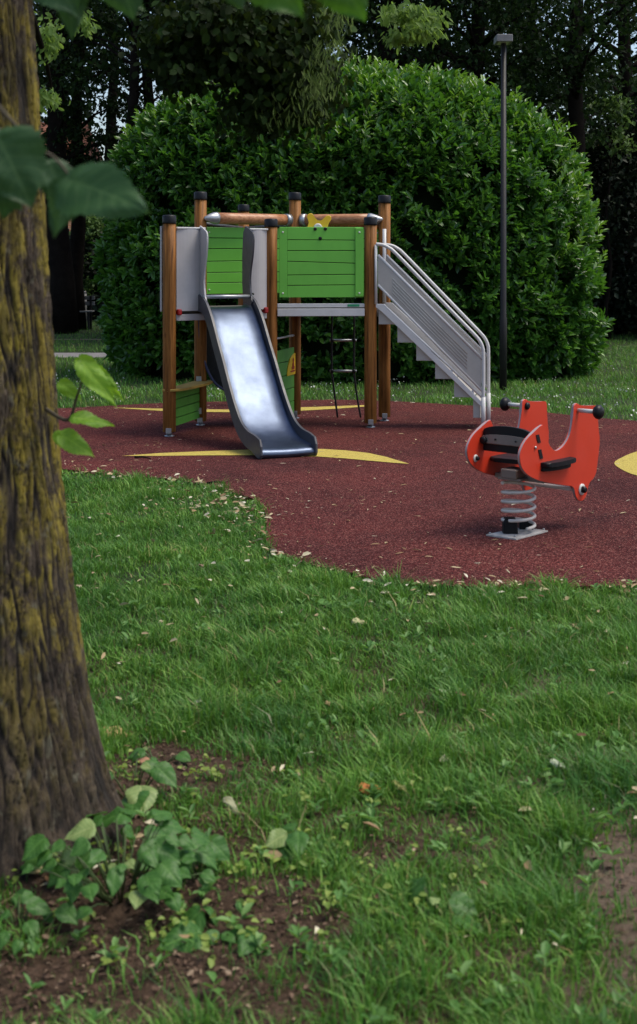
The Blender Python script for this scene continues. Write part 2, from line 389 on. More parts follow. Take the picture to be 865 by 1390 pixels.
def leaf_arrays(P, D, NN, Ln, Wd, fold=.25, six=True):
    """folded leaves: base P, direction D, normal NN"""
    n = len(P); D = nrm(D); S = nrm(np.cross(D, NN)); NN = np.cross(S, D)
    Ln = np.broadcast_to(Ln, (n,))[:, None]; Wd = np.broadcast_to(Wd, (n,))[:, None]
    droop = -NN*Ln*.10
    if six:
        b = P; t = P+D*Ln+droop
        l1 = P+D*Ln*.28+S*Wd*.42+NN*Wd*fold; l2 = P+D*Ln*.68+S*Wd*.46+NN*Wd*fold+droop*.4
        r1 = P+D*Ln*.28-S*Wd*.42+NN*Wd*fold; r2 = P+D*Ln*.68-S*Wd*.46+NN*Wd*fold+droop*.4
        V = np.stack([b, l1, l2, t, r2, r1], 1).reshape(-1, 3)
        i = np.arange(n)[:, None]*6
        Q = np.concatenate([i+np.array([0, 3, 2, 1]), i+np.array([0, 5, 4, 3])])
        return V, Q, None
    V = np.stack([P, P+D*Ln*.5+S*Wd*.5+NN*Wd*fold, P+D*Ln+droop, P+D*Ln*.5-S*Wd*.5+NN*Wd*fold], 1).reshape(-1, 3)
    i = np.arange(n)[:, None]*4
    T = np.concatenate([i+np.array([0, 2, 1]), i+np.array([0, 3, 2])])
    return V, None, T
def rdir(n): return nrm(rng.normal(size=(n, 3)))

# ------------------------------------------------------------------ SETTING
def sheet(name, pts, z, mat, kind='structure', thick=.0):
    bm = BM()
    vs = [bm.verts.new((x, y, z)) for x, y in pts]
    f = bm.faces.new(vs)
    if thick:
        r_ = bmesh.ops.extrude_face_region(bm, geom=[f])
        bmesh.ops.translate(bm, vec=(0, 0, -thick), verts=[g for g in r_['geom'] if isinstance(g, bmesh.types.BMVert)])
    bmesh.ops.triangulate(bm, faces=[q for q in bm.faces if len(q.verts) > 4])
    return tag(obj(name, bm, mat), kind=kind)
# ground: fine grid near the camera, big sheet to the horizon, one mesh
xs = np.concatenate([[-400, -150, -60, -30, -15, -9], np.linspace(-6, 6, 121), [9, 15, 30, 60, 150, 400]])
ys = np.concatenate([[-60, -20, -5, 0], np.linspace(1.5, 13.5, 121), np.linspace(14, 60, 24), [90, 200, 500]])
gx, gy = np.meshgrid(xs, ys)
RS_px = [(-300, 585), (-100, 562), (85, 556), (220, 549), (400, 545), (500, 545), (600, 550), (700, 557), (780, 566), (865, 573), (1150, 590),
         (1250, 760), (1000, 797), (865, 799), (700, 801), (600, 799), (530, 795), (470, 780), (400, 765), (372, 750), (361, 735), (362, 705), (350, 684), (320, 673), (250, 656), (170, 648), (90, 640), (-50, 625), (-200, 610)]
RS = smooth2([gp(*q) for q in RS_px], 4)
def inside(px, py, poly):
    r_ = np.zeros(np.shape(px), bool); n = len(poly); j = n-1
    for i in range(n):
        xi, yi = poly[i]; xj, yj = poly[j]
        c = ((yi > py) != (yj > py)) & (px < (xj-xi)*(py-yi)/(yj-yi+1e-12)+xi)
        r_ ^= c; j = i
    return r_
def dist_poly(px, py, poly):
    d = np.full(np.shape(px), 1e9); n = len(poly)
    for i in range(n):
        ax, ay = poly[i]; bx, by = poly[(i+1) % n]
        vx, vy = bx-ax, by-ay; t = np.clip(((px-ax)*vx+(py-ay)*vy)/(vx*vx+vy*vy+1e-12), 0, 1)
        d = np.minimum(d, np.hypot(px-ax-t*vx, py-ay-t*vy))
    return d
hz = (vnoise(gx, gy, 1.3)-.5)*.05+(vnoise(gx, gy, 5, 1)-.5)*.022
ins = inside(gx, gy, RS); dd = dist_poly(gx, gy, RS)
fade = np.where(ins, 0, np.clip((dd-.1)/.5, 0, 1))*np.clip((13.5-gy)/1, 0, 1)*(gy > 1.4)*(np.abs(gx) < 6.1)
troot = np.exp(-(((gx+1.02)/.55)**2+((gy-3.75)/.55)**2))*.06
gz = hz*fade+troot*(fade > 0) - .012*ins
def gheight(x, y):
    x = np.asarray(x, float); y = np.asarray(y, float)
    h = (vnoise(x, y, 1.3)-.5)*.05+(vnoise(x, y, 5, 1)-.5)*.022
    d = dist_poly(x, y, RS); i_ = inside(x, y, RS)
    fd = np.where(i_, 0, np.clip((d-.1)/.5, 0, 1))*np.clip((13.5-y)/1, 0, 1)*(y > 1.4)*(np.abs(x) < 6.1)
    return h*fd+np.exp(-(((x+1.02)/.55)**2+((y-3.75)/.55)**2))*.06*(fd > 0)
nx, ny = len(xs), len(ys)
V = np.stack([gx, gy, gz], -1).reshape(-1, 3)
i, j = np.meshgrid(np.arange(nx-1), np.arange(ny-1)); b0 = (j*nx+i).ravel()
tag(fast('ground', V, np.stack([b0, b0+1, b0+nx+1, b0+nx], 1), None, M['ground'], smooth=True), kind='structure')
sheet('play_surface', RS, .016, M['epdm'], thick=.03)
def mark(px):
    return [gp(*q) for q in px]
sheet('yellow_marking', mark([(165, 622), (219, 618), (280, 615.5), (343, 613.2), (400, 612), (440, 612.6), (470, 614.5), (500, 618), (525, 623.5), (543, 629), (556, 633),
      (535, 631.5), (500, 628.5), (470, 625.5), (430, 622.8), (380, 621.4), (343, 621), (280, 621.3), (215, 622)]), .020, M['yellow_epdm'])
sheet('yellow_marking', mark([(151, 555.6), (219, 557), (270, 558), (320, 558.4), (370, 557.3), (408, 555.3), (450, 553.9), (500, 552), (505, 553.5), (460, 557), (408, 560), (370, 561.5), (320, 562), (270, 561.5), (219, 560.2)]), .020, M['yellow_epdm'])
sheet('yellow_marking', mark(smooth2([(834, 632), (845, 624), (865, 616), (900, 610), (940, 615), (965, 630), (940, 648), (900, 655), (865, 649), (845, 641)], 3)), .020, M['yellow_epdm'])
sheet('path', [(-40, 22.3), (-3, 22.25), (1.5, 22.6), (3.5, 24), (4.2, 27), (4.4, 34), (3.2, 34), (2.9, 27.5), (2.2, 24.9), (.8, 23.6), (-3, 23.4), (-40, 23.5)], .006, M['path'])
sheet('dirt_track', [(-40, 27.3), (-2, 27.3), (1, 27.9), (1, 28.1), (-2, 27.62), (-40, 27.6)], .006, M['dirt'])

# ------------------------------------------------------------------ PLAY TOWER
FL, FM_, FR = (-1.36, 12.1), (-.455, 12.7), (.50, 12.76)
RL, RM, RR, R7 = (-1.15, 12.93), (-.24, 13.5), (.66, 13.28), (-.83, 14.7)
tower = thing('play_tower', (-.4, 12.9, .016), 'wooden play tower with green panels, steel slide and grey stairs on the red rubber surface', 'play tower')
def post(pt, h, r=.060):
    bm = BM(); seg = 28; prof = []
    for k in range(seg):
        a = 2*math.pi*k/seg
        prof.append((a, r))
    rings = []
    g = -math.pi/2+random.uniform(-.35, .3)
    angs = sorted([2*math.pi*k/seg for k in range(seg)])
    for z in (.055, .06, .5, 1, 1.5, h-.075):
        ring = []
        for a in angs:
            d = abs((a-g+math.pi) % (2*math.pi)-math.pi)
            rr = r*(1-.16*(d < .12))*(1+.004*math.sin(3*a+z*4))
            if z < .058: rr *= .93
            ring.append(bm.verts.new((pt[0]+rr*math.cos(a), pt[1]+rr*math.sin(a), z)))
        rings.append(ring)
    for i_ in range(len(rings)-1):
        for k in range(seg):
            f = bm.faces.new((rings[i_][k], rings[i_][(k+1) % seg], rings[i_+1][(k+1) % seg], rings[i_+1][k])); f.smooth = True
    bm.faces.new(rings[0]); bm.faces.new(rings[-1])
    po = obj('post', bm, M['wood'], tower)
    bm = BM(); add_lathe(bm, (pt[0], pt[1], h-.078), [(r+.004, 0), (r+.005, .01), (r+.004, .07), (r-.004, .078), (.01, .082)], 24); obj('cap', bm, M['cap'], po)
    bm = BM(); add_lathe(bm, (pt[0], pt[1], .014), [(.045, 0), (.045, .008), (.026, .012), (.026, .05)], 16); add_box(bm, (pt[0], pt[1]-.005, .07), (.05, .13, .05), bevel=.003)
    obj('foot', bm, M['alu'], po)
    return po
for pt, h in ((FL, 2.03), (FM_, 2.016), (FR, 2.035), (RL, 2.286), (RM, 2.31), (RR, 2.27), (R7, 2.24)):
    post(pt, h)
Z = Vector((0, 0, 1))
def v3(p2, z): return Vector((p2[0], p2[1], z))
def frame(a, b):
    a, b = Vector((a[0], a[1], 0)), Vector((b[0], b[1], 0))
    u = (b-a); ln = u.length; u.normalize(); n = Vector((u.y, -u.x, 0))   # n faces the camera side for left-to-right spans
    return a, u, n, ln
# beams
for (a, b, off0, off1) in ((RL, RM, -.07, 0), (RM, RR, 0, -.07)):
    A, u, n, ln = frame(a, b)
    p0 = A+u*(.02 if off0 else .07)+n*(.075 if off0 else 0)+Z*2.03; p1 = A+u*(ln-(.02 if off1 else .07))+n*(.075 if off1 else 0)+Z*2.03
    dr = (p1-p0).normalized()
    bm = BM(); q0 = p0+dr*(.10 if off0 else .02); q1 = p1-dr*(.10 if off1 else .02)
    add_tube(bm, [q0+(q1-q0)*t for t in (0, .25, .5, .75, 1)], .056, 20); bo = obj('beam', bm, M['beam'], tower)
    bm = BM()
    if off0: add_lathe(bm, q0, [(.060, -.03), (.060, .0), (.045, .05), (.018, .11), (.004, .12)], 18, -dr)
    else: add_lathe(bm, q0, [(.062, -.03), (.062, .03)], 18, dr)
    if off1: add_lathe(bm, q1, [(.060, -.03), (.060, .0), (.045, .05), (.018, .11), (.004, .12)], 18, dr)
    else: add_lathe(bm, q1, [(.062, -.03), (.062, .03)], 18, dr)
    obj('end_cap', bm, M['alu'], bo)
bm = BM()
add_tube(bm, [v3(RL, 1.98), v3(R7, 1.98)], .018, 10); add_tube(bm, [v3(R7, 1.98), v3(RM, 1.98)], .018, 10)
obj('rear_rail', bm, M['dark_grey'], tower)
bm = BM(); add_tube(bm, [v3(RM, 1.96)-Vector((0, -.1, 0)), v3(RR, 1.96)], .03, 10); obj('rear_rail', bm, M['wood'], tower)
# deck
bm = BM()
for quad in ((FL, FM_, RM, RL), (FM_, FR, RR, RM)):
    top = [bm.verts.new(v3(q, 1.175)) for q in quad]; bot = [bm.verts.new(v3(q, 1.14)) for q in quad]
    bm.faces.new(top); bm.faces.new(list(reversed(bot)))
    for k in range(4): bm.faces.new((top[k], bot[k], bot[(k+1) % 4], top[(k+1) % 4]))
dk = obj('deck', bm, M['deck'], tower)
def span_box(bm, a, b, z0, z1, th, off=0, e0=.06, e1=.06, bevel=.004, mi=0):
    A, u, n, ln = frame(a, b)
    c = A+u*((e0+ln-e1)/2)+n*off+Z*(z0+z1)/2
    add_box(bm, c, (ln-e0-e1, th, z1-z0), (u, n, Z), bevel, mi)
bm = BM(); span_box(bm, FM_, FR, 1.168, 1.205, .05, .0); span_box(bm, FM_, FR, 1.085, 1.158, .06, .012)
bo = obj('deck_beam', bm, M['grey_rail'], tower)
bm = BM(); A, u, n, ln = frame(FM_, FR); add_box(bm, A+u*.79+n*.028+Z*1.187, (.115, .006, .024), (u, n, Z), .002); obj('maker_plate', bm, M['sticker'], bo)
bm = BM(); span_box(bm, FL, FM_, 1.065, 1.125, .05, 0); obj('deck_beam', bm, M['grey_panel'], tower)
for (a, b) in ((RL, RM), (RM, RR), (FL, RL), (FR, RR), (FM_, RM)):
    bm = BM(); span_box(bm, a, b, 1.07, 1.138, .05, 0); obj('deck_beam', bm, M['dark_grey'], tower)
# planked green panels
def plank_panel(a, b, z0, z1, cuts, e0, e1, th=.018, mat='green', off=0, batten=True, parent=tower, screws=True, side=1):
    A, u, n, ln = frame(a, b); n = n*side
    x0, x1 = e0, ln-e1; W = x1-x0
    bm = BM()
    s0 = .075 if batten else .0
    add_box(bm, A+u*(x0+s0/2+.002)+n*off+Z*(z0+z1)/2, (s0 or .02, th, z1-z0), (u, n, Z), .003)
    if batten: add_box(bm, A+u*(x1-.045)+n*(off+.012)+Z*(z0+z1)/2, (.082, th+.006, z1-z0-.012), (u, n, Z), .008)
    edges = [(z1, z1)]+cuts+[(z0, z0)]
    g = .0035
    for k in range(len(edges)-1):
        (ta, tb), (ba, bb) = edges[k], edges[k+1]
        ta_, tb_ = (ta, tb) if k == 0 else (ta-g, tb-g); ba_, bb_ = (ba, bb) if k == len(edges)-2 else (ba+g, bb+g)
        add_prism(bm, [(x0+s0+.003, ba_), (x1-.004, bb_), (x1-.004, tb_), (x0+s0+.003, ta_)], A+n*off, u, Z, n, th, bevel=.002)
    # black sheet added behind the cuts, stands in for the shade in the grooves
    pn = obj('panel', bm, M[mat], parent)
    bm = BM(); add_box(bm, A+u*(x0+x1)/2+n*(off-th*.5-.006)+Z*(z0+z1)/2, (W-.03, .006, z1-z0-.03), (u, n, Z), .0); obj('slot_shade', bm, M['black_board'], pn)
    if screws:
        bm = BM()
        for xx in (x0+.035, x1-.045):
            for zz in (z0+.04, z1-.05):
                add_lathe(bm, A+u*xx+n*(off+th/2+(.015 if xx > W/2 and batten else 0))+Z*zz, [(.010, 0), (.009, .004), (.003, .006)], 10, n)
        obj('bolt', bm, M['white'], pn)
    return pn
zt = lambda c: 1.938-(c-252)*.00163
front = plank_panel(FM_, FR, 1.265, 1.938, [(zt(327), zt(329)), (zt(391), zt(390)), (zt(453), zt(466)), (zt(534), zt(529)), (zt(595), zt(591))], .078, .066, off=.02)
plank_panel(RL, RM, 1.29, 1.945, [(1.84, 1.84), (1.735, 1.738), (1.61, 1.622), (1.50, 1.505), (1.40, 1.402)], .066, .066, off=-.02, batten=False)
plank_panel(RM, RR, 1.29, 1.945, [(1.84, 1.84), (1.735, 1.738), (1.61, 1.622), (1.50, 1.505), (1.40, 1.402)], .066, .03, off=-.02, batten=False)
# yellow steering cross on the front panel
A, u, n, ln = frame(FM_, FR)
cy8 = [(286, 285), (290, 255), (303, 226), (291, 196), (296, 177), (318, 172), (334, 190), (348, 210), (375, 214), (392, 196), (412, 183), (430, 188), (431, 210), (415, 234), (414, 255), (418, 285)]
cc = A+u*((at(433.5, 308, 12.73)-A).dot(u))+n*-.012
w8 = lambda q: ((q[0]-362)*.00163, 1.938+(252-q[1])*.00163)
bm = BM(); add_prism(bm, [w8(q) for q in smooth2(cy8, 3, False)], Vector((cc.x, cc.y, 0)), u, Z, n, .02); wheel = obj('steering_cross', bm, M['yellow'], tower)
hb = Vector((cc.x, cc.y, 1.932))
bm = BM(); add_lathe(bm, hb-u*.012, [(.042, -.012), (.042, .014), (.03, .018)], 20, n); obj('hub', bm, M['grey_rail'], wheel)
for q in ((337, 263), (397, 263), (367, 318)):
    a_, b_ = w8(q); bm = BM(); add_lathe(bm, Vector((cc.x, cc.y, b_))+u*a_+n*.04, [(.016, 0), (.016, .008), (.010, .014)], 12, n); obj('bolt', bm, M['cap'], wheel)
# grey panels beside the slide
A, u, n, ln = frame(FL, FM_)
for (t0, t1) in ((.062, .35), (.83, ln-.06)):
    bm = BM(); w = t1-t0; prof = [(k/8*w, .020*math.sin(math.pi*k/8)) for k in range(9)]
    Pf = []
    for (q, h_) in prof: Pf.append((q, h_+.012))
    Pb = [(q, h_-.0) for q, h_ in reversed(prof)]
    add_prism(bm, Pf+Pb, A+u*t0+n*.01+Z*1.53, u, n, Z, .75, bevel=.002); pn = obj('panel', bm, M['grey_panel'], tower)
    bm = BM(); add_box(bm, A+u*(t0+t1)/2+n*.02+Z*1.914, (w+.01, .045, .018), (u, n, Z), .006); obj('top_trim', bm, M['grey_rail'], pn)
    bm = BM(); xx = t0+.02 if t0 < .3 else t1-.02
    add_box(bm, A+u*(.082 if t0 < .3 else ln-.082)+n*.03+Z*1.145, (.04, .06, .055), (u, n, Z), .01); obj('clamp', bm, M['red_clamp'], pn)
    bm = BM()
    for zz in (1.30, 1.86): add_lathe(bm, A+u*(t1-.03 if t0 < .3 else t0+.03)+n*.035+Z*zz, [(.012, 0), (.012, .012), (.004, .016)], 10, n)
    obj('bolt', bm, M['cap'], pn)
bm = BM(); A2, u2, n2, ln2 = frame(FL, RL); add_box(bm, A2+u2*.40-n2*.075+Z*1.54, (.84, .02, .78), (u2, n2, Z), .008); sp_ = obj('panel', bm, M['grey_panel'], tower)
# slide
sl = Vector((-.87, 12.30, 0)); E = Vector((.375, -.927, 0)); W_ = Vector((.927, .375, 0))
prof = smooth2([(-.10, 1.19), (.0, 1.19), (.12, 1.175), (.22, 1.115), (.34, 1.01), (.50, .83), (.66, .66), (.80, .50), (.94, .355), (1.08, .235), (1.2, .165), (1.35, .122), (1.5, .107), (1.60, .100), (1.655, .085), (1.675, .055), (1.668, .028)], 5, False)
bm = BM(); rows = []
hw = .216
for k, (s, z) in enumerate(prof):
    w = hw+.018*min(1, s/1.6) if s > 0 else hw
    row = []
    for q, lift in ((-1, .05), (-.985, .012), (-.94, 0), (-.5, -.004), (0, -.006), (.5, -.004), (.94, 0), (.985, .012), (1, .05)):
        lf = lift if s < 1.6 else min(lift, 0)
        row.append(bm.verts.new(sl+E*s+W_*(q*w)+Z*(z+lf)))
    rows.append(row)
for k in range(len(rows)-1):
    for q in range(8):
        f = bm.faces.new((rows[k][q], rows[k][q+1], rows[k+1][q+1], rows[k+1][q])); f.smooth = True
bmesh.ops.solidify(bm, geom=bm.faces[:], thickness=.004)
slide_bed = obj('slide', bm, M['steel'], tower)
top = [(s, z) for s, z in prof]
def off_curve(h0, h1, smin, smax):
    out = []
    for k, (s, z) in enumerate(top):
        if s < smin or s > smax: continue
        a = top[max(k-1, 0)]; b = top[min(k+1, len(top)-1)]
        tx, tz = b[0]-a[0], b[1]-a[1]; l_ = math.hypot(tx, tz); nx_, nz_ = -tz/l_, tx/l_
        if nz_ < 0: nx_, nz_ = -nx_, -nz_
        f_ = (s-smin)/(smax-smin); h = h0+(h1-h0)*f_
        out.append((s+nx_*h, z+nz_*h))
    return out
up_c = off_curve(.095, .09, -.02, 1.56); dn_c = off_curve(-.045, -.05, -.02, 1.5)
outline = [(-.06, 1.15), (-.06, 1.27), (-.02, 1.305)]+up_c[1:]+[(1.655, .175), (1.69, .12), (1.695, .05), (1.67, .018), (1.60, .018)]+list(reversed([q for q in dn_c if q[1] > .02]))
for sd in (-1, 1):
    bm = BM()
    O = sl+W_*sd*.238
    pts = outline
    add_prism(bm, pts, O, E, Z, W_, .022, bevel=.005); obj('cheek', bm, M['dark_grey'], slide_bed)
    bm = BM()
    g_o = smooth2([(-.10, 1.885), (.12, 1.89), (.175, 1.86), (.185, 1.78), (.16, 1.66), (.105, 1.52), (.09, 1.40), (.12, 1.29), (.14, 1.22), (-.10, 1.20)], 3)
    add_prism(bm, g_o, sl+W_*sd*.222, E, Z, W_, .016, bevel=.004); obj('guard', bm, M['dark_grey'] if sd > 0 else M['grey_panel'], slide_bed)
bm = BM(); add_tube(bm, [sl+E*.10-W_*.24+Z*1.285, sl+E*.10+W_*.24+Z*1.285], .018, 14); obj('grab_bar', bm, M['alu'], slide_bed)
bm = BM(); add_box(bm, sl+E*1.45+Z*.035, (.05, .40, .05), (E, W_, Z), .005); obj('foot', bm, M['dark_grey'], slide_bed)
# stairs
S0 = Vector((.57, 12.70, 0)); d = Vector((.9944, -.1056, 0)); o_ = Vector((.24, .971, 0)); SW = .42; LL = .99
zs = lambda s: 1.19-.95*s/LL
bm = BM(); zoff = .0
for k in range(6):
    s0 = .180*k+.0; zt_ = zs(s0)+.0
    zb = zt_-.185 if k < 5 else .15
    poly = [(s0, zt_-.015), (s0, zb), (s0+.174, zb), (s0+.174, zs(s0+.174)-.005)]
    if k == 5: poly = [(s0, zt_-.015), (s0, .12), (s0+.07, .12), (s0+.07, zs(s0+.07)-.005)]
    add_prism(bm, poly, S0+o_*SW/2, d, Z, o_, SW-.05, bevel=.003)
stairs = obj('stairs', bm, M['stair'], tower)
for sd in (0, 1):
    B0 = S0+o_*(SW*sd)
    bm = BM()
    add_prism(bm, [(-.02, zs(0)+.012), (.06, zs(0)+.012), (LL+.02, zs(LL+.02)+.03), (LL+.02, zs(LL+.02)-.02), (.03, zs(0.03)-.025), (-.02, zs(0)-.02)], B0, d, Z, o_, .02, bevel=.003)
    add_tube(bm, [B0+d*.05+Z*(zs(.05)+.055), B0+d*LL+Z*(zs(LL)+.075)], .011, 8)
    for k in range(4):
        s_ = .3+.2*k; add_box(bm, B0+d*s_+Z*(zs(s_)+.035), (.02, .014, .05), (d, o_, Z), .002)
    obj('stringer', bm, M['grey_rail'], stairs)
    bm = BM()
    pa = lambda s: 1.67-.986*s/LL; pb = lambda s: 1.385-1.009*s/LL
    nn_ = -o_
    add_prism(bm, [(0, pb(0)), (LL-.01, pb(LL-.01)), (LL-.01, pa(LL-.01)), (0, pa(0))], B0, d, Z, o_, .012, bevel=.002)
    for k in range(5):
        f_ = .30+.115*k
        a_, b_ = .14, LL-.14
        add_tube(bm, [B0+nn_*.006+d*a_+Z*(pa(a_)*(1-f_)+pb(a_)*f_), B0+nn_*.006+d*b_+Z*(pa(b_)*(1-f_)+pb(b_)*f_)], .005, 6)
    obj('side_panel', bm, M['stair'], stairs)
    bm = BM()
    rp = [(-.02, 1.775), (.05, 1.765), (.11, 1.735), (.18, 1.675), (.5, 1.675-.32*1.035), (.8, 1.675-.62*1.035), (.915, .915), (.965, .855), (.993, .79), (1.0, .70), (1.0, .3), (1.0, .02)]
    rp = smooth2(rp, 4, False)
    add_tube(bm, [B0+d*s+Z*z for s, z in rp], .0165, 12)
    add_tube(bm, [B0+d*1.0+Z*.02, B0+d*1.0+Z*.32], .021, 12)
    for q in (pa, pb): add_tube(bm, [B0+d*.0+Z*q(0), B0+d*(LL+.01)+Z*q(LL+.01)], .013, 8)
    add_tube(bm, [B0-d*.02+Z*1.20, B0-d*.02+Z*(1.77 if sd == 0 else 1.93)], .014 if sd == 0 else .019, 10)
    obj('handrail', bm, M['grey_rail'], stairs)
# play counter on the left side
A2, u2, n2, ln2 = frame(FL, RL)
bm = BM()
plank_panel(FL, RL, .09, .42, [(.335, .335), (.25, .252), (.165, .165)], .055, .05, mat='green_low', batten=False, screws=False, off=0, side=1)
bm = BM(); add_prism(bm, smooth2([(-.02, -.06), (.3, -.04), (.86, -.05), (.92, .0), (.9, .12), (.45, .15), (0, .10), (-.05, 0)], 3), A2+Z*.437, u2, n2, Z, .022, bevel=.004)
ct = obj('counter', bm, M['yellow_wood'], tower)
bm = BM(); add_box(bm, v3(RL, .47)+Vector((-.01, -.065, 0)), (.05, .01, .05), bevel=.002); add_box(bm, v3(RL, .16)+Vector((-.01, -.065, 0)), (.05, .012, .06), bevel=.002); obj('bracket', bm, M['alu'], ct)
# low panel under the middle with warning board
plank_panel(FM_, RM, .05, .74, [(.62, .61), (.48, .475), (.34, .335), (.20, .20)], .06, .05, mat='green_low', batten=False, screws=False, side=1)
A3, u3, n3, ln3 = frame(FM_, RM)
bm = BM(); q = [(0, 0), (.28, 0), (.28, .03), (.25, .10), (.19, .16), (.10, .20), (.0, .21)]
sg = A3+u3*(ln3-.35)+n3*.016+Z*.47
add_prism(bm, [(-x_+.30, z_) for x_, z_ in q], sg, u3, Z, n3, .01, bevel=.002); wb = obj('warning_board', bm, M['yellow'], tower)
bm = BM()
sg2 = sg+n3*.008
add_prism(bm, [(.12, .03), (.27, .03), (.27, .045), (.12, .045)], sg2, u3, Z, n3, .004, bevel=0)
add_prism(bm, [(.16, .055), (.25, .055), (.25, .085), (.23, .085), (.23, .11), (.21, .13), (.18, .11), (.18, .085), (.16, .085)], sg2, u3, Z, n3, .004, bevel=0)
add_lathe(bm, sg2+u3*.21+Z*.15, [(.016, -.002), (.022, .002)], 12, n3)
obj('pictogram', bm, M['red_clamp'], wb)
bm = BM(); add_tube(bm, [v3(FM_, .86), v3(RM, .86)], .011, 8); obj('cross_rod', bm, M['grey_rail'], tower)
# rope ladder behind the right deck
lad = None
bm = BM()
for x0, x1 in ((.135, .195), (.36, .43)):
    pth = [(x0, 13.40, 1.10), (x0, 13.42, .8), (x0, 13.44, .5), (x0+.01, 13.46, .4), (x0+.03, 13.5, .25), (x1, 13.55, .018)]
    add_tube(bm, smooth2(pth, 3, False), .010, 8)
lad = obj('rope_ladder', bm, M['rope'], tower)
for z in (.81, .50):
    bm = BM(); add_tube(bm, [(.115, 13.43, z), (.385, 13.43, z)], .013, 10); add_lathe(bm, (.135, 13.43, z), [(.02, -.015), (.02, .015)], 10, (1, 0, 0), 1); add_lathe(bm, (.36, 13.43, z), [(.02, -.015), (.02, .015)], 10, (1, 0, 0), 1)
    obj('rung', bm, [M['alu'], M['cap']], lad)
# rubber sling hanging under the deck
bm = BM()
P0 = Vector((-1.12, 13.0, .62)); rows = []
path = smooth2([(-1.12, 13.05, 1.08), (-1.10, 13.05, .80), (-1.06, 13.06, .60), (-.98, 13.07, .42), (-.88, 13.08, .33), (-.76, 13.09, .32), (-.64, 13.1, .40), (-.56, 13.1, .60), (-.53, 13.1, .85), (-.52, 13.1, 1.08)], 3, False)
for x_, y_, z_ in path:
    rows.append([bm.verts.new((x_+.05*q, y_+.16*q, z_+.035*q*q)) for q in (-1, -.5, 0, .5, 1)])
for a_, b_ in zip(rows, rows[1:]):
    for q in range(4):
        f = bm.faces.new((a_[q], a_[q+1], b_[q+1], b_[q])); f.smooth = True
bmesh.ops.solidify(bm, geom=bm.faces[:], thickness=.02)
sling = obj('sling_seat', bm, M['rubber'], tower)
for q in (-1, 1):
    bm = BM(); add_tube(bm, [(x_+.05*q, y_+.16*q, z_+.035) for x_, y_, z_ in path], .013, 8); obj('edge_cord', bm, M['navy'], sling)
bm = BM()
for k in range(9): add_lathe(bm, (-.80, 13.09, .03+.032*k), [(.008, -.012), (.014, 0), (.008, .012)], 8, (0, .3 if k % 2 else -.3, 1))
obj('chain', bm, M['rust'], sling)

# ------------------------------------------------------------------ SPRING ROCKER
rk = thing('spring_rocker', (1.171, 7.76, .016), 'red two-panel spring rocker with black knobs on a pale coil spring', 'spring rocker')
th = math.radians(48); d = Vector((math.cos(th), math.sin(th), 0)); n = Vector((math.sin(th), -math.cos(th), 0))
Oc = Vector((1.205, 7.80, 0)); SEP = .36
def tr(cx, cy, Q):
    x, y = 600+cx/3.264, 520+cy/3.264
    k = (x-HX)/F; t = (k*Q.y-Q.x)/(d.x-k*d.y); Y = Q.y+t*d.y
    return (t, CAMZ-(y-HY)/F*Y)
QB = Oc+n*SEP/2; QA = Oc-n*SEP/2
outB = [(437, 186), (405, 213), (370, 250), (350, 285), (340, 320), (343, 357), (358, 388), (385, 412), (430, 432), (480, 442), (540, 452), (577, 458), (584, 485), (592, 508), (605, 521), (620, 518), (632, 503), (640, 470), (648, 440), (668, 420), (678, 395), (684, 350), (690, 300), (694, 250), (690, 215), (686, 160), (684, 110), (678, 99), (640, 99), (605, 97), (592, 89), (581, 98), (577, 130), (572, 180), (562, 230), (542, 268), (518, 292), (497, 299), (478, 287), (464, 255), (452, 215), (444, 192)]
oB = smooth2([tr(x, y, QB) for x, y in outB], 3)
panels = []
for Q in (QA, QB):
    bm = BM(); add_prism(bm, oB, Q, d, Z, n, .019, side_mi=1, bevel=.003); panels.append(obj('side_panel', bm, [M['red'], M['red_edge']], rk))
# knobs
th_, zh = tr(597, 120, QB)
for Q, sg_, pn in ((QA, -1, panels[0]), (QB, 1, panels[1])):
    c0 = Q+d*th_+Z*zh
    bm = BM(); add_tube(bm, [c0+n*sg_*.01, c0+n*sg_*.135], .013, 12); hd = obj('handle', bm, M['grey_rail'], pn)
    bm = BM(); add_lathe(bm, c0+n*sg_*.12, [(.012, 0), (.032, .006), (.042, .02), (.042, .036), (.03, .05), (.008, .056)], 18, n*sg_); obj('knob', bm, M['cap'], pn)
    bm = BM(); add_lathe(bm, c0-n*sg_*.008, [(.022, 0), (.022, .012), (.012, .02)], 14, -n*sg_); obj('bolt', bm, M['cap'], pn)
# backrest between the panels
ta, _ = tr(175+235, 250, QB); _, z_t = tr(400, 225, QB); _, z_b = tr(400, 325, QB)
lean = (Z*.97-d*.22).normalized()
def board(z0, z1, arc, thk, mat, name, parent, off=0):
    bm = BM(); hwid = SEP/2-.012
    pts = [(-hwid, z0), (hwid, z0)]+[(hwid*math.cos(math.pi*k/12) if True else 0, z1+arc*math.sin(math.pi*k/12)) for k in range(13)]
    add_prism(bm, pts, Oc+d*(ta-off), n, Z, d, thk, bevel=.004); return obj(name, bm, M[mat], parent)
br_ = board(z_b, z_t-.01, .035, .02, 'black_board', 'backrest', rk)
board(z_b+.045, z_t-.045, .02, .012, 'taupe', 'pad', br_, .017)
bm = BM()
for e in (-1, 1): add_lathe(bm, Oc+d*(ta-.024)+n*e*(SEP/2-.03)+Z*((z_t+z_b)/2), [(.022, 0), (.022, .014), (.01, .02)], 12, -d)
for e in (-.07, .07): add_lathe(bm, Oc+d*(ta-.022)+n*e+Z*((z_t+z_b)/2+.01), [(.006, 0), (.006, .006)], 8, -d)
obj('bolt', bm, M['cap'], br_)
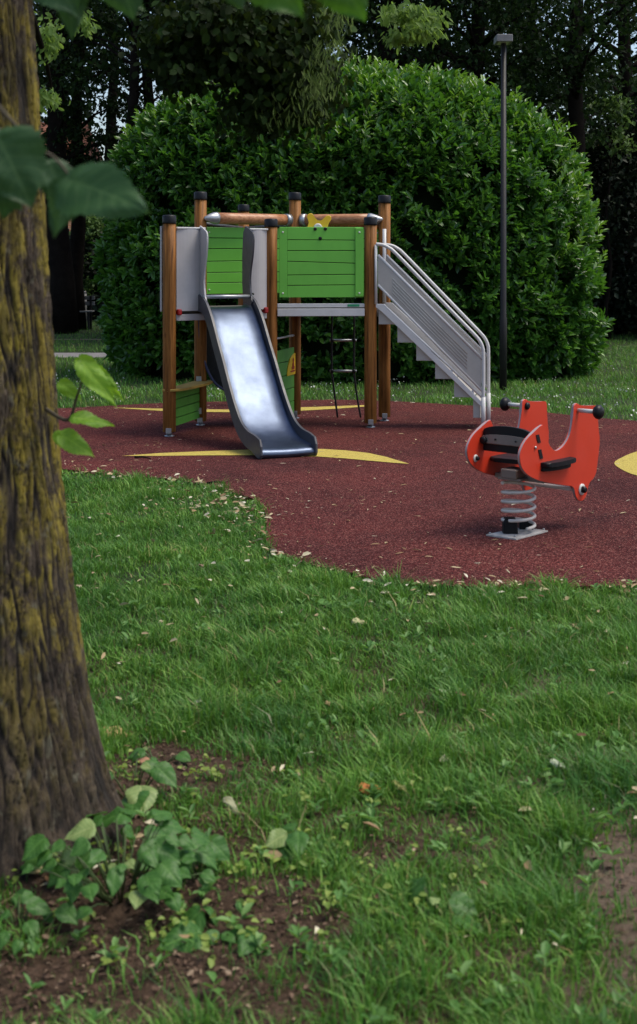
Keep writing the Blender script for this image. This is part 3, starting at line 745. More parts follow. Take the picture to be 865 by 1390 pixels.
# seat through the panels
t1, zsq = tr(432, 362, QB); t2, _ = tr(566, 362, QB)
bm = BM(); ww = SEP+.10
add_prism(bm, smooth2([(t1+.01, -SEP/2+.012), (t1, 0), (t1, SEP/2+.02), (t1+.03, SEP/2+.065), ((t1+t2)/2, SEP/2+.075), (t2-.03, SEP/2+.06), (t2-.01, SEP/2), (t2-.02, -SEP/2+.012)], 3), Oc+Z*zsq, d, n, Z, .026, bevel=.006); seat = obj('seat', bm, M['black_board'], rk)
bm = BM(); add_prism(bm, smooth2([(t1+.0, SEP/2+.012), (t1+.1, SEP/2+.055), (t2-.08, SEP/2+.055), (t2-.06, SEP/2+.012)], 3), Oc+Z*(zsq-.026), d, n, Z, .024, bevel=.004); obj('seat_support', bm, M['rubber'], seat)
# foot bar, washers
tf, zf = tr(613, 470, QB)
bm = BM(); tf0, zf0 = tr(592, 471, QB)
add_tube(bm, [QA+d*tf0+Z*zf0, QB+d*tf0+Z*zf0-n*0], .013, 12)
obj('foot_bar', bm, M['grey_rail'], rk)
for Q, tt, zz, pn, sgn in ((QB, tf, zf, panels[1], 1),):
    bm = BM(); add_lathe(bm, Q+d*tt+Z*zz+n*.0095, [(.034, 0), (.034, .005), (.02, .007)], 20, n); wa = obj('washer', bm, M['white'], pn)
    bm = BM(); add_lathe(bm, Q+d*tt+Z*zz+n*.016, [(.02, 0), (.02, .018), (.012, .026)], 16, n); obj('bolt', bm, M['cap'], pn)
tA, zA = tr(140+235, 352+8, QB)
bm = BM(); add_lathe(bm, QA+d*tA+Z*zA+n*.0095, [(.022, 0), (.022, .005), (.014, .007)], 20, n); obj('washer', bm, M['white'], panels[0])
bm = BM(); add_lathe(bm, QA+d*(tA+.003)+Z*zA+n*.016, [(.013, 0), (.013, .012), (.008, .018)], 12, n); obj('bolt', bm, M['cap'], panels[0])
bm = BM()
for cx, y0, y1 in ((418, 228, 264), (428, 294, 334)):
    ta1, za1 = tr(cx-3, y0, QB); ta2, za2 = tr(cx+5, y1, QB)
    add_prism(bm, [(ta1-.012, za1), (ta1+.018, za1), (ta2+.018, za2), (ta2-.012, za2)], QB+n*.0105, d, Z, n, .006, bevel=0)
obj('tenon', bm, M['black_board'], panels[1])
tb, zb_ = tr(407, 285, QB); bm = BM(); add_lathe(bm, QB+d*tb+Z*zb_+n*.0095, [(.009, 0), (.009, .006), (.003, .01)], 12, n); obj('bolt', bm, M['alu'], panels[1])
# spring
cx_, cy_ = 1.171, 7.77
zt_s = CAMZ-(655.5-HY)/F*7.77; zb_s = CAMZ-(714-HY)/F*7.77
bm = BM(); pts = []
turns = 4.7; nn = 150
for k in range(nn+1):
    f_ = k/nn; a = 2*math.pi*turns*f_-1.2
    pts.append((cx_+.094*math.cos(a), cy_+.094*math.sin(a), zb_s+(zt_s-zb_s)*f_))
add_tube(bm, pts, .0095, 12); spg = obj('spring', bm, M['spring'], rk)
bm = BM(); add_box(bm, (cx_-.01, cy_, zt_s+.03), (.16, .16, .012), (d, n, Z)); add_box(bm, (cx_-.03, cy_-.02, zt_s+.062), (.12, .11, .055), (d, n, Z), .008)
add_box(bm, Oc+Z*(zt_s+.03), (.10, SEP-.02, .03), (d, n, Z), .005)
obj('spring_mount', bm, M['taupe'], rk)
bm = BM()
pl = [gp(x, y) for x, y in ((660, 731), (701, 736.5), (745, 724.5), (722, 719), (700, 720.5))]
pl = [gp(660, 731), gp(701, 737), gp(744, 725.5), gp(708, 721)]
vs = [bm.verts.new((x, y, .024)) for x, y in pl]; f = bm.faces.new(vs); g_ = bmesh.ops.extrude_face_region(bm, geom=[f])
bmesh.ops.translate(bm, vec=(0, 0, -.008), verts=[q for q in g_['geom'] if isinstance(q, bmesh.types.BMVert)])
bp = obj('base_plate', bm, M['plate'], rk)
bm = BM()
for (x, y) in ((663, 731), (700, 735), (739, 725.5)):
    a_, b_ = gp(x+(3 if x < 690 else 0), y); add_lathe(bm, (a_, b_+.02, .024), [(.007, 0), (.007, .006), (.002, .009)], 8)
obj('bolt', bm, M['alu'], bp)
bm = BM()
for (x, y, s_, h_) in ((692.5, 730.5, .085, .088), (714, 724.5, .08, .06)):
    a_, b_ = gp(x, y); b_ += .035; a_ = (x-HX)/F*b_
    add_prism(bm, [(-s_/2, 0), (s_/2, 0), (s_/2*.98, h_*.7), (s_/2*.7, h_), (-s_/2*.7, h_), (-s_/2*.98, h_*.7)], (a_, b_, .024), (1, 0, 0), (0, 0, 1), (0, 1, 0), s_*.9, bevel=.008)
obj('spring_clamp', bm, M['rubber'], rk)

# ------------------------------------------------------------------ LAMP POST
lp = thing('lamp_post', (2.31, 16.6, 0), 'slim dark grey park lamp post with flat head in front of the round hedge', 'lamp post')
bm = BM(); add_tube(bm, [(2.31, 16.6, 0), (2.31, 16.6, .9), (2.31, 16.6, .92), (2.315, 16.6, 4.36)], [.047, .047, .040, .033], 16); obj('pole', bm, M['lamp'], lp)
bm = BM(); add_box(bm, (2.31, 16.6, 4.385), (.20, .30, .09), bevel=.008); hd = obj('lamp_head', bm, M['lamp_head'], lp)
bm = BM(); add_box(bm, (2.31, 16.6, 4.345), (.14, .26, .01), bevel=.002); obj('diffuser', bm, M['white'], hd)

# ------------------------------------------------------------------ HEDGE
hc = Vector((.47, 19.3, 0)); HA, HB = 3.47, 2.05
hedge = thing('laurel_hedge', (hc.x, hc.y, 0), 'huge rounded clipped laurel bush with glossy green leaves behind the play tower', 'hedge')
def hf(x, y, z):
    dx, dy = np.abs(x-hc.x), np.abs(y-hc.y)
    tap = np.where(z < 1.3, 1-.07*(1-z/1.3)**1.5, 1)
    zz = np.clip(z-1.5, 0, None)/2.86
    lump = (vnoise(x+z*.7, y+z*1.3, 1.1, 3)-.5)*.10+(vnoise(x*1.3-z, y+z, 2.6, 5)-.5)*.05
    skew = np.where(x > hc.x, 2.4, 3.5)
    return ((dx/(HA*tap))**skew+(dy/(HB*tap))**2.6+zz**2.5)**(1/2.6)+lump
def hgrad(P):
    e = .05; g = []
    for k in range(3):
        q = P.copy(); q[:, k] += e; r_ = P.copy(); r_[:, k] -= e
        g.append((hf(q[:, 0], q[:, 1], q[:, 2])-hf(r_[:, 0], r_[:, 1], r_[:, 2])))
    return nrm(np.stack(g, 1))
def shell(n, lo, hi, zmin=.02):
    out = []
    tot = 0
    while tot < n:
        P = np.stack([rng.uniform(hc.x-4, hc.x+4, n*4), rng.uniform(hc.y-2.6, hc.y+2.2, n*4), rng.uniform(zmin, 4.7, n*4)], 1)
        f = hf(P[:, 0], P[:, 1], P[:, 2]); P = P[(f > lo) & (f < hi) & (P[:, 1] < hc.y+.9)]
        out.append(P); tot += len(P)
    return np.concatenate(out)[:n]
NS = 17500
P = shell(NS, .85, 1.0)
G = hgrad(P)
keep = vnoise(P[:, 0]*1.0+P[:, 2]*.4, P[:, 2], 2.2, 9) > .25
P, G = P[keep], G[keep]; NS = len(P)
ax = nrm(G*1.0+np.array([0, 0, .75])+rng.normal(size=(NS, 3))*.35)
K = 7
PP = np.repeat(P, K, 0); AX = np.repeat(ax, K, 0)
side = rng.normal(size=(NS*K, 3)); side = nrm(side-AX*np.sum(side*AX, 1, keepdims=True))
ln = rng.uniform(.09, .155, NS*K)
al = np.tile(np.linspace(0, 1, K), NS)
Dd = nrm(AX*(.35+.9*al[:, None])+side*(1.0-.45*al[:, None])+rng.normal(size=(NS*K, 3))*.12)
Nn = nrm(AX*.9+np.array([0, 0, .5])-side*.3+rng.normal(size=(NS*K, 3))*.25)
base = PP+AX*(al*.11)[:, None]
V, Q, T = leaf_arrays(base, Dd, Nn, ln, ln*.42)
V[:, 2] = np.maximum(V[:, 2], .01)
fast('foliage', V, Q, T, M['laurel'], hedge)
# loose shoots sticking out of the top and right end
Pn = shell(700, .985, 1.02, 1.5); Gn = hgrad(Pn); sel = (Pn[:, 2] > 3.2) | (Pn[:, 0] > hc.x+2.7); Pn, Gn = Pn[sel], Gn[sel]
ns = len(Pn); axn = nrm(Gn*.7+np.array([0, 0, .9])+rng.normal(size=(ns, 3))*.25); K = 9
PP = np.repeat(Pn, K, 0); AX = np.repeat(axn, K, 0); side = rng.normal(size=(ns*K, 3)); side = nrm(side-AX*np.sum(side*AX, 1, keepdims=True)); al = np.tile(np.linspace(0, 1, K), ns)
ln = rng.uniform(.08, .13, ns*K)
V, Q, T = leaf_arrays(PP+AX*(al*.20)[:, None], nrm(AX*(.5+.7*al[:, None])+side*.8), nrm(AX+np.array([0, 0, .3])), ln, ln*.36)
M['shoot'] = leaf_mat('young_laurel_leaves', [(0, (.06, .15, .02)), (1, (.13, .26, .035))], .35, .3, (.2, .4, .03), .5)
fast('shoots', V, Q, T, M['shoot'], hedge)
# added solid dark body, blocks see-through and darkens the leaf gaps
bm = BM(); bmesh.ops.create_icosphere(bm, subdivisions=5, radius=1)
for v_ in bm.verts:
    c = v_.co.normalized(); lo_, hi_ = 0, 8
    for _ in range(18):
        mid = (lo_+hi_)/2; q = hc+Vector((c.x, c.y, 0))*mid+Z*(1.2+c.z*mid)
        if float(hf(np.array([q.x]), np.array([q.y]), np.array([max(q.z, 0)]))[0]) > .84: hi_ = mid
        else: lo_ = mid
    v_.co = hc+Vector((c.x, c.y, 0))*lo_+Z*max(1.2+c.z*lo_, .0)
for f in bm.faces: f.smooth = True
obj('dark_core', bm, M['laurel_core'], hedge)

# ------------------------------------------------------------------ TREES BEHIND
def tree(x, Y, h, r, rad, lean, label, zc0, nclump, mat='forest', lsize=.13, nleaf=110, name='park_tree', cat='tree', flat=.55, clear=None):
    X = (x-HX)/F*Y
    t = thing(name, (X, Y, 0), label, cat, 'trees behind the hedge')
    bm = BM(); pts = []; rr = []
    for k in range(9):
        f_ = k/8; pts.append((X+lean*f_**1.4+.06*math.sin(k*1.7+x), Y+.05*math.sin(k*2.3), h*.85*f_)); rr.append(rad*(1.35 if k == 0 else 1.05-.7*f_))
    add_tube(bm, pts, rr, 12); tk = obj('trunk', bm, M['dark_bark'], t)
    cl = []
    bm = BM()
    for k in range(nclump):
        z = random.uniform(zc0, h); f_ = (z-zc0)/(h-zc0); env = r*math.sqrt(max(.1, 1-(2*f_-.85)**2*.75))
        a = random.uniform(0, 2*math.pi); q = env*math.sqrt(random.uniform(.05, 1))
        cx, cy = X+lean*(z/h)+q*math.cos(a), Y+q*math.sin(a)
        cl.append((cx, cy, z))
        if k % 3 == 0:
            zz = max(z-.25*q-.3, 1.0); fz = min(zz/(h*.85), 1)
            s0 = Vector((X+lean*fz**1.4, Y, zz)); add_tube(bm, [s0, (s0+Vector((cx, cy, z)))/2+Z*.1, Vector((cx, cy, z))], [rad*.28, rad*.16, .012], 6)
    obj('limbs', bm, M['dark_bark'], t)
    cl = np.array(cl); sz = rng.uniform(.45, 1.0, len(cl))*r*.30
    idx = np.repeat(np.arange(len(cl)), nleaf); m_ = len(idx)
    g = rng.normal(size=(m_, 3))*np.array([1, 1, flat]); P = cl[idx]+g*sz[idx][:, None]*.62
    P = P[P[:, 2] > .1]; m_ = len(P)
    D = rdir(m_)+np.array([0, 0, -.35]); Nn = rdir(m_)*.7+np.array([0, 0, 1.0])
    s = rng.uniform(.6, 1.2, m_)*lsize
    V, Q, T = leaf_arrays(P, D, Nn, s, s*.62, .15, six=False)
    fast('crown', V, Q, T, M[mat], t)
    return t
TR = [
 (82, 30, 11, 1.7, .30, -.3, 'thick dark trunked tree behind the low bench, nearest the mossy trunk', 3.2, 80),
 (104, 31.5, 11, 1.5, .20, .1, 'slimmer dark tree leaning right beside the thick trunked one', 3.4, 60),
 (150, 36, 13, 3.0, .20, .1, 'far slim tree in the sky gap left of the hedge', 6.6, 60),
 (176, 27.5, 12, 2.4, .15, .15, 'leftmost of the thin straight trees seen above the left shoulder of the hedge', 5.2, 60),
 (203, 30, 12, 2.6, .17, -.1, 'straight thin tree just right of the sky gap over the hedge', 5.4, 65),
 (222, 34, 13, 2.8, .17, .2, 'thin tree furthest back above the left shoulder of the hedge', 6.6, 60),
 (300, 27, 12, 2.0, .24, .1, 'broad dark tree behind the drooping linden branch', 3.6, 110),
 (410, 29, 13, 3.5, .26, -.2, 'tall dark tree behind the highest part of the hedge, left half', 3.8, 110),
 (520, 27, 12, 3.2, .26, .1, 'dark tree directly behind the highest point of the hedge', 3.9, 100),
 (590, 31, 13, 3.2, .22, .1, 'dark tree rising behind the pale green twig cluster', 3.6, 100),
 (652, 27, 12, 3.0, .22, -.15, 'dark tree rising just left of the lamp post head', 4.2, 85),
 (776, 25.5, 12, 3.0, .20, .25, 'dark tree with a bare leaning trunk to the right of the lamp post', 4.3, 90),
 (850, 31, 12, 3.4, .26, 0, 'wide dark tree at the right edge in front of the brick house', 3.9, 90),
 (720, 34, 13, 3.2, .22, 0, 'dark tree furthest back between the lamp post and the leaning trunk', 3.4, 100),
]
for (x, Y, h, r, rad, lean, lab, z0, nc) in TR:
    tree(x, Y, h, r, rad, lean, lab, z0, nc, nleaf=55 if 140 < x < 250 else 125)
# low growth
tree(838, 29.5, 4.3, 1.9, .08, 0, 'dark evergreen shrub right of the hedge below the brick house window', .2, 110, mat='forest_dark', name='evergreen_shrub', cat='shrub', flat=.8, nleaf=170)
tree(920, 28.5, 5.0, 2.1, .08, 0, 'dark evergreen shrub at the right edge of the lawn', .2, 110, mat='forest_dark', name='evergreen_shrub', cat='shrub', flat=.8, nleaf=170)
tree(790, 33, 3.6, 1.8, .08, 0, 'low dark shrub close behind the right end of the hedge', .2, 90, mat='forest_dark', name='evergreen_shrub', cat='shrub', flat=.8, nleaf=150)
tree(118, 37, 2.9, .75, .05, 0, 'small light green bush beyond the lawn post, left of the hedge', .8, 26, mat='forest_light', name='light_bush', cat='shrub', flat=.9, nleaf=110)
tree(826, 27.5, 5.0, .6, .05, 0, 'light green sapling peeping over the evergreen shrub at right', 3.9, 22, mat='forest_light', name='light_sapling', cat='tree', flat=.8, nleaf=34)
# far woodland that reads as one mass
n_ = 190000
X_ = rng.uniform(-26, 26, n_); Y_ = rng.uniform(44, 52, n_); Z_ = 15*rng.random(n_)**1.15
px = HX+X_/Y_*F; py = HY-(Z_-CAMZ)/Y_*F
den = .50+.5*vnoise(X_, Z_*1.2, .8, 4)
den = np.where((px > 125) & (px < 225) & (py > 50) & (py < 230), den*.06, den)
den = np.where((px > 735) & (py < 75), den*.04, den)
den = np.where((px > 50) & (px < 125) & (py > 230) & (py < 420), den*.5, den)
den = np.where((vnoise(X_, Z_, 1.7, 8) > .6) & (py < 250), den*.05, den)
den = np.where(Z_ < 3.2, 1, den)
sel = rng.random(n_) < den
P = np.stack([X_, Y_, Z_], 1)[sel]; m_ = len(P); s = rng.uniform(.22, .42, m_)
V, Q, T = leaf_arrays(P, rdir(m_), rdir(m_)+np.array([0, -.6, .6]), s, s*.6, .1, six=False)
tag(fast('distant_woodland', V, Q, T, M['forest']), 'dense dark woodland closing the park behind all the trees', 'woodland', kind='stuff')
# low undergrowth behind the lawn
n_ = 52000
X_ = rng.uniform(-16, 16, n_); hgt = 1.6+1.5*vnoise(X_, X_*0, .5, 6)
Y_ = 38+rng.uniform(-1.5, 1.5, n_); Z_ = hgt*rng.random(n_)
P = np.stack([X_, Y_, Z_+.1], 1); s = rng.uniform(.14, .28, n_)
V, Q, T = leaf_arrays(P, rdir(n_), rdir(n_)+np.array([0, -.5, .6]), s, s*.6, .1, six=False)
tag(fast('undergrowth', V, Q, T, M['forest_dark']), 'dark tangled undergrowth at the foot of the woodland', 'undergrowth', kind='stuff')

# brick houses
def house(x0, x1, y0, y1, h, label, wins):
    hs = thing('brick_house', ((x0+x1)/2, y0, 0), label, 'house')
    bm = BM(); add_box(bm, ((x0+x1)/2, (y0+y1)/2, h/2), (x1-x0, y1-y0, h), bevel=0); obj('wall', bm, M['brick'], hs)
    bm = BM(); add_prism(bm, [(-.4, h), (y1-y0+.4, h), ((y1-y0)/2, h+1.1)], ((x0+x1)/2, y0, 0), (0, 1, 0), (0, 0, 1), (1, 0, 0), x1-x0+.8, bevel=0); obj('roof', bm, M['tiles'], hs)
    for (wx, wz, ww, wh) in wins:
        bm = BM()
        for sx in (-1, 1): add_box(bm, (wx+sx*ww/2, y0-.03, wz), (.09, .1, wh+.09), bevel=.01)
        for sz in (-1, 1): add_box(bm, (wx, y0-.03, wz+sz*wh/2), (ww, .1, .09), bevel=.01)
        add_box(bm, (wx, y0-.03, wz), (.06, .08, wh), bevel=.005)
        for q in (-.17, .17): add_box(bm, (wx, y0-.03, wz+wh*q), (ww, .07, .05), bevel=.005)
        w = obj('window', bm, M['frame_white'], hs)
        bm = BM(); add_box(bm, (wx, y0-.012, wz), (ww, .02, wh), bevel=0); obj('pane', bm, M['glass'], w)
wl = lambda x, Y: (x-HX)/F*Y
house(wl(826, 40), 24, 40, 47, 4.5, 'orange brick house with white windows glimpsed through the leaves at the right edge', [(wl(872, 40), CAMZ+(356-249)/F*40, .75, .95), (12.6, 4.0, .9, 1.1), (15.5, 4.0, .9, 1.1)])
house(-24, wl(73, 41), 41, 48, 5.2, 'pale orange house glimpsed beside the mossy trunk at the left edge', [(-9.6, 3.6, .9, 1.1), (-13, 3.6, .9, 1.1)])
# bench and post on the far lawn
Yb = 31.5; xb = wl(104, Yb)
bn = thing('park_bench', (xb, Yb, 0), 'small dark park bench far away on the lawn, left of the hedge', 'bench')
bm = BM()
for k in range(4): add_box(bm, (xb, Yb-.14+.1*k, .44), (.78, .08, .03))
obj('seat', bm, M['lamp_head'], bn)
bm = BM()
for k in range(2): add_box(bm, (xb, Yb+.24, .62+.13*k), (.78, .03, .09))
obj('backrest', bm, M['lamp_head'], bn)
for sx in (-1, 1):
    bm = BM(); add_box(bm, (xb+sx*.3, Yb-.1, .21), (.05, .05, .42)); add_box(bm, (xb+sx*.3, Yb+.22, .4), (.05, .05, .8)); obj('leg', bm, M['lamp'], bn)
bm = BM(); add_tube(bm, [(wl(115, 32.5), 32.5, 0), (wl(115, 32.5), 32.5, .85)], .05, 10); add_tube(bm, [(wl(115, 32.5), 32.5, .85), (wl(115, 32.5), 32.5, .9)], [.055, .02], 10)
tag(obj('lawn_post', bm, M['lamp_head'], base=(wl(115, 32.5), 32.5, 0)), 'short grey post standing on the far lawn beside the bench', 'post')

# ------------------------------------------------------------------ FOREGROUND LINDEN
TX, TY = -1.02, 3.75
lin = thing('linden_tree', (TX, TY, 0), 'big linden with mossy yellow-green bark filling the left edge of the view', 'tree')
nz_, na_ = 900, 520
zz = np.linspace(-.03, 5.2, nz_); aa = np.linspace(0, 2*np.pi, na_, endpoint=False)
R = np.interp(zz, [0, .05, .12, .25, .4, .7, 1.02, 1.6, 2.33, 3.2, 5.2], [.49, .46, .43, .395, .36, .315, .275, .236, .205, .192, .14])
AA, ZZ = np.meshgrid(aa, zz)
RR = np.repeat(R[:, None], na_, 1)
u_ = AA/(2*np.pi)
wr = lambda f_, s, o, st: vnoise(np.cos(AA)*s+f_*0, np.sin(AA)*s+ZZ*st, 1, o)
wob = (vnoise(np.cos(AA)*4, np.sin(AA)*4+ZZ*5, 1, 21)-.5)*.9
ridg = np.abs(2*vnoise(np.cos(AA)*17+wob, np.sin(AA)*17+ZZ*7+wob, 1, 2)-1)
ridg2 = np.abs(2*vnoise(np.cos(AA)*34+wob*2, np.sin(AA)*34-ZZ*20, 1, 5)-1)
furrow = np.clip(np.minimum(ridg*1.9, ridg2*2.6+.12), 0, 1)**.6
plate = vnoise(np.cos(AA)*30+ZZ*20, np.sin(AA)*30-ZZ*26, 1, 13)
lob = np.cos(5*AA+.6)*.05*np.exp(-ZZ/.22)+np.cos(3*AA+2)*.02*np.exp(-ZZ/.6)
RR = RR*(1+lob)+(furrow-.75)*.016+(plate-.5)*.006+(wr(0, 2.5, 7, 1.0)-.5)*.03
cxz = TX+.015*np.sin(ZZ*1.3)
V = np.stack([cxz+RR*np.cos(AA), TY+RR*np.sin(AA), ZZ], -1).reshape(-1, 3)
i, j = np.meshgrid(np.arange(na_), np.arange(nz_-1)); i2 = (i+1) % na_
Q = np.stack([(j*na_+i).ravel(), (j*na_+i2).ravel(), ((j+1)*na_+i2).ravel(), ((j+1)*na_+i).ravel()], 1)
tro = fast('trunk', V, Q, None, M['bark'], lin, smooth=True)
at_ = tro.data.attributes.new('plate', 'FLOAT', 'POINT'); at_.data.foreach_set('value', furrow.ravel().astype(np.float32))

LCO = []
def heart_leaf(Vs, Qs, base, D, Nn, Ln, Wd, curl=.15, wav=.04):
    """heart-shaped leaf as a fine grid with a toothed margin, added to lists"""
    D = Vector(D).normalized(); Nn = Vector(Nn); S = D.cross(Nn).normalized(); Nn = S.cross(D)
    kt = [-.10, -.12, -.02, .14, .32, .50, .66, .80, .91, 1.0]; kw = [.0, .30, .80, 1.0, .98, .84, .62, .38, .17, .0]
    n0 = sum(len(a) for a in Vs); rows = []; ph = random.uniform(0, 6); NR, NQ = 28, 13
    asym = random.uniform(-.1, .1); bite = random.uniform(.15, .85)
    for k in range(NR):
        f_ = k/(NR-1)*9; t = float(np.interp(f_, range(10), kt)); w = float(np.interp(f_, range(10), kw)); row = []
        for j in range(NQ):
            q = -1+2*j/(NQ-1)
            tt = t*abs(q)**.7 if t < 0 else t
            jag = 1+(.075 if k % 2 else -.03)*(abs(q) > .95)
            sd = abs(q)
            lat = math.sin((t*6.5-sd*1.1)*2*math.pi)
            p_ = Vector(base)+D*Ln*(tt-.02*sd)+S*Wd*.5*w*q*jag*(1+asym*q)+Nn*(-curl*Ln*max(t, 0)**2+.14*Wd*sd*w*.6-.16*Wd*sd**3*w*curl*3+wav*Ln*math.sin(ph+t*9+q*3)*sd+.010*Ln*lat*min(sd*3, 1)*w)
            row.append(tuple(p_)); LCO.append((t, q, w))
        rows.append(row)
    Vs.append(np.array(rows).reshape(-1, 3))
    Qs.append(np.array([(n0+a*NQ+b, n0+a*NQ+b+1, n0+(a+1)*NQ+b+1, n0+(a+1)*NQ+b) for a in range(NR-1) for b in range(NQ-1)]))
def leaves_obj(name, specs, mat, parent):
    Vs, Qs = [], []; LCO.clear()
    for s in specs: heart_leaf(Vs, Qs, *s)
    o = fast(name, np.concatenate(Vs), np.concatenate(Qs), None, mat, parent, smooth=True)
    a_ = o.data.attributes.new('leafco', 'FLOAT_VECTOR', 'POINT'); a_.data.foreach_set('vector', np.array(LCO, dtype=np.float32).ravel())
    return o
def leaf_px(x0, y0, x1, y1, Y, wfrac=.8, Y1=None, nz=None, **k):
    a = at(x0, y0, Y); b = at(x1, y1, Y1 or Y); D = b-a
    return (a, D, nz or Vector((random.uniform(-.3, .3), -1, random.uniform(.2, .6))), D.length, D.length*wfrac, k.get('curl', .12), k.get('wav', .04))
# limb towards the camera with dark leaves
def limb(pts, r0, r1, parent=lin, name='limb', mat='dark_bark'):
    pts = smooth2([tuple(q) for q in pts], 5, False); n__ = len(pts)
    bm = BM(); add_tube(bm, pts, [r0+(r1-r0)*k/(n__-1) for k in range(n__)], 10); return obj(name, bm, M[mat], parent)
lb = limb([(TX, TY-.1, 2.5), (-.98, 3.0, 2.35), (-.75, 2.3, 2.12), (-.60, 1.95, 1.98), (-.53, 1.8, 1.86)], .045, .008)
leaves_obj('leaves', [
    leaf_px(0, 190, 45, 282, 1.95, 1.0, nz=Vector((.2, -1, .25))),
    leaf_px(-30, 195, 60, 215, 2.0, .8, nz=Vector((0, -.7, .8))),
    leaf_px(28, 210, 5, 300, 2.1, .8, nz=Vector((.5, -1, .1))),
    leaf_px(100, 246, 196, 278, 1.95, .62, 1.85, nz=Vector((.1, -1, .35))),
    leaf_px(95, 250, 68, 322, 2.0, .75, nz=Vector((-.4, -1, .2))),
    leaf_px(70, 225, 92, 300, 2.05, .6, nz=Vector((.6, -1, .1))), leaf_px(62, 236, 128, 262, 2.1, .7, nz=Vector((-.2, -1, .5))), leaf_px(-20, 230, 30, 285, 2.0, .9, nz=Vector((.1, -1, .1))), leaf_px(112, 236, 160, 300, 2.05, .7, nz=Vector((.3, -1, .3)))], M['leaf_dark'], lb)
tw = limb([(-.60, 1.95, 1.98), at(30, 180, 1.98), at(75, 215, 1.98), at(100, 247, 1.97)], .004, .0015, lb, 'twig', 'twig')
lb2 = limb([(TX, TY-.1, 2.8), (-.8, 2.9, 2.75), (-.3, 2.3, 2.35), (.05, 2.05, 2.16), (.2, 1.95, 2.08)], .04, .006)
leaves_obj('leaves', [
    leaf_px(60, -55, 105, 22, 2.2, .95, nz=Vector((0, -1, .3))), leaf_px(95, -60, 100, 55, 2.3, .5, nz=Vector((.4, -1, .2))), leaf_px(150, -70, 180, 28, 2.2, .9, nz=Vector((-.2, -1, .3))),
    leaf_px(120, -40, 200, 12, 2.3, .6, nz=Vector((-.2, -1, .5))), leaf_px(300, -60, 330, 12, 2.1, .9)], M['leaf_dark'], lb2)
leaves_obj('leaves', [leaf_px(340, -60, 415, 22, 2.0, .8, nz=Vector((.1, -1, .2))), leaf_px(450, -50, 498, 30, 2.0, .85, nz=Vector((-.1, -1, .15))), leaf_px(520, -60, 470, 5, 2.05, .8)], big_leaf('top_edge_leaf', (.05, .14, .02), (.07, .18, .025), .5, (.12, .30, .02)), lb2)
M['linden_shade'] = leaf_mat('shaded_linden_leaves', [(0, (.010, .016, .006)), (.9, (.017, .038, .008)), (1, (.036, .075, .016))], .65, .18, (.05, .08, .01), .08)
# drooping branch with bracts in front of the hedge
lb3 = limb([(TX, TY+.05, 3.1), (-.9, 4.3, 3.25), (-.7, 5.2, 3.2), (-.45, 5.9, 2.95), (-.3, 6.2, 2.7), (-.15, 6.4, 2.35)], .05, .006)
def spray(centers, n, mat, parent, size, name='leaves', down=.8, spread=(1, 1, 1), six=True, wf=.75):
    out = []
    for (x, y, Y, rx, ry, rd, frac) in centers:
        k = int(n*frac); c = at(x, y, Y); sc = Y/F
        g = rng.normal(size=(k, 3))*.5; out.append(np.array(c)+g*np.array([rx*sc, rd, ry*sc]))
    P = np.concatenate(out); m_ = len(P)
    D = rdir(m_)*.8+np.array([0, 0, -down]); Nn = rdir(m_)*.8+np.array([0, -.6, .8]); s = rng.uniform(.7, 1.2, m_)*size
    V, Q, T = leaf_arrays(P, D, Nn, s, s*wf, .12, six=six)
    return fast(name, V, Q, T, M[mat], parent)
dr_c = [(300, 30, 5.8, 80, 45, .3, .26), (360, 80, 5.9, 75, 50, .3, .26), (250, 100, 5.8, 35, 25, .2, .06), (400, 130, 6.1, 50, 45, .25, .16), (345, 150, 6.0, 45, 28, .25, .06), (440, 110, 6.2, 22, 35, .15, .05), (225, 60, 5.8, 40, 35, .2, .06), (395, 30, 6, 60, 35, .3, .15)]
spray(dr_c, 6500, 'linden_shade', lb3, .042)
tag(spray([(430, 110, 5.7, 30, 30, .15, .5), (448, 65, 5.7, 28, 18, .15, .25), (455, 20, 5.7, 25, 22, .15, .2), (395, 150, 5.8, 60, 30, .2, .2)], 420, 'bract', lb3, .045, 'bracts', 1.2, wf=.16), kind='stuff')
limb([(-.45, 5.9, 2.95), tuple(at(300, 20, 5.8)), tuple(at(240, 90, 5.8))], .012, .003, lb3, 'twig', 'twig')
limb([(-.3, 6.2, 2.7), tuple(at(380, 70, 6)), tuple(at(440, 130, 6.1))], .010, .003, lb3, 'twig', 'twig')
# branch reaching right with the lighter cluster
lb4 = limb([(TX+.05, TY+.05, 3.7), (-.5, 5.5, 3.9), (.1, 7.2, 3.7), (.5, 8.1, 3.4), tuple(at(560, 20, 8.4))], .05, .005)
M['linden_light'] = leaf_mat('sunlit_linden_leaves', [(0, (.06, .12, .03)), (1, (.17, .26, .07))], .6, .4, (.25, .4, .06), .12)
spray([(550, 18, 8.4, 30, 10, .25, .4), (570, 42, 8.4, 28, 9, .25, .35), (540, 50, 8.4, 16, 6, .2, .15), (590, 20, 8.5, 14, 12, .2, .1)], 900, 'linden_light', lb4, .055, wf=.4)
# small lit tufts at the left by the trunk
lb5 = limb([(TX, TY+.1, 2.9), (-1.3, 5.6, 2.9), (-1.45, 7.0, 2.7), tuple(at(70, 120, 7.4))], .035, .005)
spray([(66, 50, 7.0, 12, 30, .2, .4), (62, 130, 7.3, 16, 12, .2, .35), (112, 28, 7.2, 12, 14, .2, .25)], 420, 'linden_light', lb5, .05, wf=.4)
